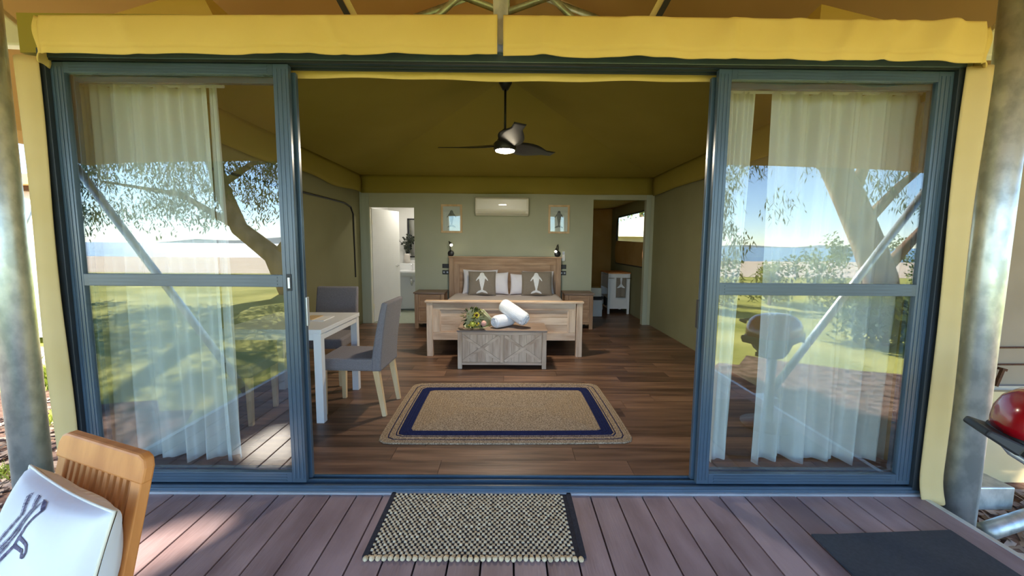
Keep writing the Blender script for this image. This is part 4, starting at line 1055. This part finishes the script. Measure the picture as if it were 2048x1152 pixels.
# ------------------------------------------------------------------ bathroom behind the left doorway
def bathroom():
    struct(MB().box(XL+.02, -1.0, 6.62, 6.68, 0, 2.5).build('wall_bathroom', 'white_paint'))
    struct(MB().box(-1.06, -1.0, DY+.1, 6.62, 0, 2.5).build('wall_bathroom', 'white_paint'))
    struct(MB().box(XL+.02, XL+.05, DY+.1, 6.62, 0, 2.5).build('wall_bathroom', 'white_paint'))
    struct(MB().box(XL+.02, -1.0, DY+.1, 6.68, 2.45, 2.5).build('ceiling_bathroom', 'white_paint'))
    fl = struct(MB().box(XL+.05, -1.0, DY+.0, 6.62, ZF-.006, ZF+.002).build('floor_bathroom', 'sage_trim'))
    # door leaf opened inwards
    d = sroot('door_5', (-2.44, DY+.06, ZF), 'white bathroom door standing open'); d.rotation_euler[2] = R(66)
    MB().box(0, .74, -.018, .018, .01, 2.03).build('leaf', 'white_paint', d, local=True, bevel=.002)
    for z in (.25, 1.75): MB().box(-.012, .012, -.024, -.016, z, z+.09).build('hinge', 'cream', d, local=True)
    h = MB().lathe([(.024, 0), (.024, .01), (0, .012)], (.66, -.018, 1.0), 14, Matrix.Rotation(R(90), 3, 'X')).build('handle_rose', 'chrome', d, local=True)
    MB().tube([(.66, -.02, 1.0), (.66, -.06, 1.0), (.57, -.06, 1.0)], .008, 8).build('lever', 'chrome', d, local=True, smooth=True)
    struct(MB().box(-2.452, -2.435, DY-.002, DY+.1, ZF, 2.1).build('trim_6', 'cream'))
    v = thing('wash_basin', 'white wall basin in the bathroom doorway', 'basin', (-2.08, 6.4, .8))
    MB().box(-2.40, -1.72, 6.50, 6.612, ZF+.04, 1.06).build('back_ledge', 'ceramic', v, bevel=.006)
    vs = MB(); n = 28
    for k, z, dy in ((.55, .80, 0), (.85, .82, 0), (1.0, .88, 0), (1.0, .925, 0), (.9, .925, 0), (.7, .85, 0)):
        for i in range(n):
            t = 2*math.pi*i/n; c, s = math.cos(t), math.sin(t); vs.v.append(Vector((-2.06+.28*k*math.copysign(abs(c)**.6, c), 6.30+.20*k*math.copysign(abs(s)**.6, s), z)))
    for j in range(5):
        for i in range(n): vs.f.append((j*n+i, j*n+(i+1) % n, (j+1)*n+(i+1) % n, (j+1)*n+i))
    vs.f.append(tuple(range(n))); vs.f.append(tuple(5*n+i for i in range(n)))
    vs.build('bowl', 'ceramic', v, smooth=True)
    MB().tube([(-2.03, 6.46, .925), (-2.03, 6.46, 1.03), (-2.03, 6.42, 1.05), (-2.03, 6.34, 1.03)], .013, 10).build('tap', 'chrome', v, smooth=True)
    MB().tube([(-2.03, 6.3, .80), (-2.03, 6.3, .66), (-2.03, 6.34, .62), (-2.03, 6.40, .66), (-2.03, 6.50, .68)], .02, 10).build('waste_trap', 'chrome', v, smooth=True)
    va = thing('vase', 'pale ceramic vase with dark leafy branches above the basin', 'vase', (-2.17, 6.55, 1.062))
    MB().lathe([(.05, 0), (.062, .03), (.066, .10), (.058, .17), (.052, .20), (.046, .20), (.05, .16), (0, .02)], (-2.17, 6.55, 1.062), 18).build('pot', 'vase', va, smooth=True)
    rr = random.Random(9)
    for k, (dx, dz, n) in enumerate(((-.22, .38, 12), (-.06, .40, 16), (.05, .45, 26), (.12, .40, 26), (.18, .38, 22), (.02, .30, 14))):
        a = Vector((-2.17, 6.55, 1.22)); b = a+Vector((dx, rr.uniform(-.06, .0), dz)); mid = (a+b)/2+Vector((-dx*.2, 0, .03))
        st = MB().tube([a, mid, b], .005, 6).build('branch', 'leaf_dark', va, smooth=True)
        for i in range(n):
            t = .3+.7*i/n; p = a.lerp(mid, t*2) if t < .5 else mid.lerp(b, t*2-1); an = rr.uniform(0, 6.3); l = rr.uniform(.035, .06); q = p+Vector((math.cos(an)*l, rr.uniform(-.02, .0), math.sin(an)*l)); q.y = min(q.y, 6.6); sd = Vector((-math.sin(an), 0, math.cos(an)))*l*.3; m_ = (p+q)/2
            MB().add([p, m_+sd, q, m_-sd], [(0, 1, 2, 3)]).build('leaf', 'leaf_dark', st)
    m = thing('wall_mirror', 'black framed mirror on the bathroom wall', 'mirror', (-1.93, 6.61, 1.2))
    x0, x1, z0, z1 = -2.16, -1.70, 1.18, 2.0
    for a, b, c, d_ in ((x0, x1, z0, z0+.03), (x0, x1, z1-.03, z1), (x0, x0+.035, z0, z1), (x1-.035, x1, z0, z1)): MB().box(a, b, 6.585, 6.615, c, d_).build('frame_side', 'black', m)
    MB().box(x0+.03, x1-.03, 6.598, 6.61, z0+.03, z1-.03).build('mirror_glass', 'mirror', m)
    # round ceiling downlight of the bathroom
    l = thing('downlight', 'bathroom ceiling downlight, out of direct view', 'lamp', (-1.75, 5.8, 2.43))
    MB().lathe([(.0, 2.43), (.09, 2.43), (.095, 2.45)], (-1.75, 5.8, 0), 20).build('diffuser', 'bulb_on', l)
    ld = bpy.data.lights.new('bath_lamp', 'AREA'); ld.shape = 'DISK'; ld.size = .18; ld.energy = 3.5; ld.color = (1, .95, .88)
    lo = bpy.data.objects.new('bath_lamp', ld); COL.objects.link(lo); lo.location = (-1.75, 5.8, 2.425)
bathroom()

# ------------------------------------------------------------------ kitchenette behind the right doorway
def kitchenette():
    struct(MB().box(1.30, XR, 8.04, 8.08, -.0, 2.7).build('wall_annexe', 'canvas_brown'))
    struct(MB().box(1.32, 1.36, DY+.1, 8.04, -.0, 2.7).build('wall_annexe', 'canvas_brown'))
    def cl(u, v): return Vector((1.3+(XR-1.3)*u, DY+.1+2.95*v, 2.36-.08*math.sin(math.pi*u)*math.sin(math.pi*v)))
    struct(MB().grid(cl, 10, 10).build('ceiling_annexe', 'canvas_fly', solid=.005))
    # window opening in the side wall: clear upper pane, rolled flap below
    w = sroot('window_1', (XR-.01, 6.48, 1.07), 'tent window with canvas flap half down')
    MB().box(XR-.008, XR-.004, 5.5, 7.45, 1.5, 2.1).build('pane', 'glass_pic', w)
    def flap(u, v): return Vector((XR-.02-.03*math.sin(math.pi*v), 5.48+2.0*u, 1.07+(.46+.05*u)*v))
    MB().grid(flap, 14, 8).build('flap', 'canvas_brown', w, solid=.008)
    pts = [(XR-.015, 5.46, 1.06), (XR-.015, 7.5, 1.06), (XR-.015, 7.5, 2.0), (XR-.015, 7.4, 2.12), (XR-.015, 5.5, 2.12)]
    MB().tube(pts, .015, 6).build('zip', 'black', w)
    t = thing('kitchen_trolley', 'white kitchen trolley with wooden top in the right doorway', 'trolley', (2.27, 6.55, ZF))
    x0, x1, y0, y1 = 2.04, 2.49, 6.22, 6.9
    for x in (x0, x1-.045):
        for y in (y0, y1-.045): MB().box(x, x+.045, y, y+.045, ZF, .89).build('leg', 'white_paint', t, bevel=.003)
    MB().box(x0-.01, x1+.01, y0-.015, y1+.015, .89, .915).build('top', 'teak', t, bevel=.003)
    MB().box(x0+.045, x1-.045, y0+.008, y0+.024, .16, .885).build('end_panel', 'white_paint', t)
    MB().box(x0+.045, x1-.045, y1-.024, y1-.008, .16, .885).build('end_panel', 'white_paint', t)
    MB().box(x0+.008, x0+.02, y0+.045, y1-.045, .60, .86).build('drawer_front', 'white_paint', t, bevel=.002)
    for z in (.16, .38, .58): MB().box(x0+.01, x1-.01, y0+.03, y1-.03, z, z+.018).build('shelf', 'white_paint', t)
    MB().box(x0+.04, x1-.02, y0+.35, y0+.55, .18, .36).build('basket', 'leaf_dark', t)
    MB().tube([(x0+.0, y0-.045, .80), (x1+.02, y0-.045, .80)], .008, 8).build('towel_rail', 'chrome', t, smooth=True)
    tw = thing('tea_towel', 'grey tea towel with white whale tail on the trolley rail', 'towel', (2.30, 6.17, .38))
    def fn(u, v): return Vector((2.19+.20*u, 6.160+.004*math.sin(u*14)*(1-v), .40+.41*v))
    MB().grid(fn, 14, 10).build('cloth', 'cushion_grey', tw, solid=.004, smooth=True)
    tail = smoothpoly([(-.02, .20), (.02, .20), (.012, .10), (.03, .06), (.085, .0), (.04, .005), (0, .02), (-.04, .005), (-.085, .0), (-.03, .06), (-.012, .10)], 4)
    mb = MB()
    for i in range(44):
        for j in range(54):
            x, z = -.09+.18*(i+.5)/44, .21*(j+.5)/54
            if inside(tail, x, z): mb.box(2.29+x-.0021, 2.29+x+.0021, 6.1525, 6.1545, .60+z-.002, .60+z+.002)
    mb.build('whale_tail_print', 'print_white', tw)
    b = thing('storage_box', 'white lidded box behind the nightstand in the doorway', 'box', (1.62, 6.0, ZF))
    MB().box(1.44, 1.86, 5.9, 6.2, ZF, .38).build('body', 'white_paint', b, bevel=.01); MB().box(1.42, 1.88, 5.88, 6.22, .40, .45).build('lid', 'black', b, bevel=.006)
    MB().box(1.46, 1.84, 5.92, 6.18, .45, .62).build('upper_box', 'cream', b, bevel=.006); MB().box(1.45, 1.85, 5.91, 6.19, .38, .40).build('rim', 'black', b)
kitchenette()

# ------------------------------------------------------------------ trees and shrubs across the lawn (seen mirrored in the glass)
def foliage(name, clumps, m, parent, seed, leaf=(.10, .022), per=120, droop=.3, skip=None):
    rr = random.Random(seed); mb = MB()
    for c, rad in clumps:
        c = Vector(c)
        for i in range(per):
            d = Vector((rr.gauss(0, 1), rr.gauss(0, 1), rr.gauss(0, .8))); d = d.normalized()*rad*rr.uniform(.2, 1)**.6
            p = c+d
            dr = Vector((rr.uniform(-1, 1), rr.uniform(-1, 1), rr.uniform(-1, .6)-droop)).normalized(); l = leaf[0]*rr.uniform(.6, 1.5); w = leaf[1]*rr.uniform(.7, 1.4)
            if skip and (skip(p) or skip(p+dr*l) or skip(p+dr*l*.5)): continue
            s, _ = orth(dr); mb.v += [p, p+dr*l*.5+s*w, p+dr*l, p+dr*l*.5-s*w]; n = len(mb.v); mb.f.append((n-4, n-3, n-2, n-1))
    return mb.build(name, m, parent)
def trees():
    # sun patch: deck area that stays lit (shadow test along the sun)
    def shadow(p):
        k = p.z/SUN.z; return p.x-SUN.x*k, p.y-SUN.y*k
    lit = [((-1.74, -.47), .25, .17), ((-1.56, -.40), .16, .12), ((-1.70, -.70), .16, .13), ((-1.50, -.04), .10, .07)]
    def skip(p):
        x, y = shadow(p)
        return any(((x-c[0])/a)**2+((y-c[1])/b)**2 < 1 for c, a, b in lit)
    rr = random.Random(21)
    # big dark tree on the left
    t = thing('pine_tree', 'big dark spreading tree mirrored in the left glass door', 'tree', (-8.2, -13.4, GZ))
    MB().tube([(-8.2, -13.4, GZ-.1), (-8.9, -13.5, 1.0), (-10.2, -13.6, 2.0), (-10.9, -13.7, 3.6), (-11.3, -13.7, 6.0), (-12.2, -13.6, 9.5)], [.42, .36, .30, .28, .22, .08], 12).build('trunk', 'bark', t, smooth=True)
    for a, b, c in (((-10.2, -13.6, 2.0), (-12.0, -13.2, 3.2), (-14.5, -12.8, 3.6)), ((-10.9, -13.7, 3.6), (-9.2, -13.0, 4.3), (-6.6, -12.6, 4.6)), ((-10.6, -13.7, 6.0), (-8.0, -13.3, 7.6), (-5.6, -13, 8.6)), ((-10.8, -13.7, 5), (-13, -14, 6.4), (-15, -14, 7)), ((-8.9, -13.5, 1), (-7.6, -13.2, 2.3), (-6.0, -13, 3.0))):
        MB().tube([a, b, c], [.14, .09, .03], 8).build('branch', 'bark', t, smooth=True)
    cl = []
    for i in range(210):
        x = rr.uniform(-17.5, -5.2); z = rr.uniform(2.3, 5.6) if i < 130 else rr.uniform(5.5, 11.5); y = -13.4+rr.uniform(-1.4, 1.4)
        if z < 3.2 and rr.random() < .5: continue
        cl.append(((x, y, z), rr.uniform(.5, .95)))
    foliage('foliage', cl, 'foliage', t, 31, (.22, .022), 240, .2, skip)
    # canopy above, dense enough to shade the deck
    cl = []
    base = Vector((0, 0, 0))
    for i in range(15):
        for j in range(13):
            dx, dy = -3.0+6.1*i/14, -3.3+3.7*j/12
            k = 15.5+rr.uniform(-1.5, 1.5); p = Vector((dx, dy, 0))+SUN*k+Vector((rr.uniform(-.15, .15), rr.uniform(-.15, .15), rr.uniform(-.15, .15)))
            cl.append((tuple(p), .5))
    foliage('canopy', cl, 'foliage', t, 32, (.30, .07), 190, .1, skip)
    # gnarled tree on the right
    g = thing('gum_tree', 'gnarled leaning tree mirrored in the right glass door', 'tree', (9.7, -8.2, GZ))
    MB().tube([(9.75, -8.2, GZ-.1), (9.5, -8.2, .7), (9.0, -8.1, 1.6), (8.4, -8.0, 2.6), (7.8, -7.9, 3.5), (7.5, -7.9, 4.8), (7.7, -7.9, 6.5)], [.42, .36, .34, .33, .30, .2, .08], 12).build('trunk', 'bark', g, smooth=True)
    for a, b, c in (((8.8, -8.1, 2.0), (9.6, -8, 3.0), (10.6, -7.8, 4.0)), ((9.5, -8.2, .8), (10.4, -8.1, 2.0), (11.4, -8, 2.8)), ((7.8, -8, 3.4), (6.6, -7.8, 3.9), (5.4, -7.6, 3.3)), ((8.4, -8, 2.7), (8.7, -7.9, 3.8), (9.2, -7.8, 5.0))):
        MB().tube([a, b, c], [.16, .10, .03], 8).build('branch', 'bark', g, smooth=True)
    cl = []
    for i in range(60):
        x = rr.uniform(5.0, 12.0); cl.append(((x, -8+rr.uniform(-.9, .9), rr.uniform(2.5, 6.5)), rr.uniform(.35, .7)))
    for i in range(8): cl.append(((5.3+rr.uniform(-.3, .3), -7.7, 1.3+.3*i), .3))
    foliage('foliage', cl, 'foliage', g, 33, (.20, .014), 110, .5)
    # shrubs on the lawn edge
    for k, (x, y, r_, h, lab) in enumerate(((8.6, -11.2, 1.8, 1.5, 'rounded light green shrub mirrored low in the right door'), (14.0, -14, 2.0, 2.2, 'large leafy shrub at the far right of the lawn'), (5.4, -10.8, .5, 1.5, 'small drooping shrub mirrored at the left of the right door'), (-6.0, -22, 2.2, .7, 'low shrub at the far lawn edge on the left'), (7.4, -5.6, .7, .9, 'flowering shrub near the right strut'))):
        s = thing('shrub', lab, 'shrub', (x, y, GZ)); cl = [((x+rr.uniform(-r_, r_), y+rr.uniform(-r_, r_)*.6, GZ+rr.uniform(.2, h)), .38) for _ in range(26)]
        foliage('leaves', cl, 'foliage_lite', s, 40+k, (.14, .04), 110, 0)
        MB().tube([(x, y, GZ), (x, y, GZ+h*.6)], [.06, .02], 6).build('stem', 'bark', s)
trees()
def back_tree():
    rr = random.Random(77)
    t = thing('wattle_tree', 'yellow green tree behind the far tent in the annexe window', 'tree', (9.4, 28, GZ))
    MB().tube([(9.4, 28, GZ), (9.6, 28, 3.0), (9.2, 28, 5.5)], [.25, .18, .06], 10).build('trunk', 'bark', t, smooth=True)
    foliage('foliage', [((9.4+rr.uniform(-3.2, 2.6), 28+rr.uniform(-1, 1), rr.uniform(2.4, 6.5)), .8) for _ in range(50)], 'foliage_lite', t, 78, (.3, .05), 90, .2)
back_tree()
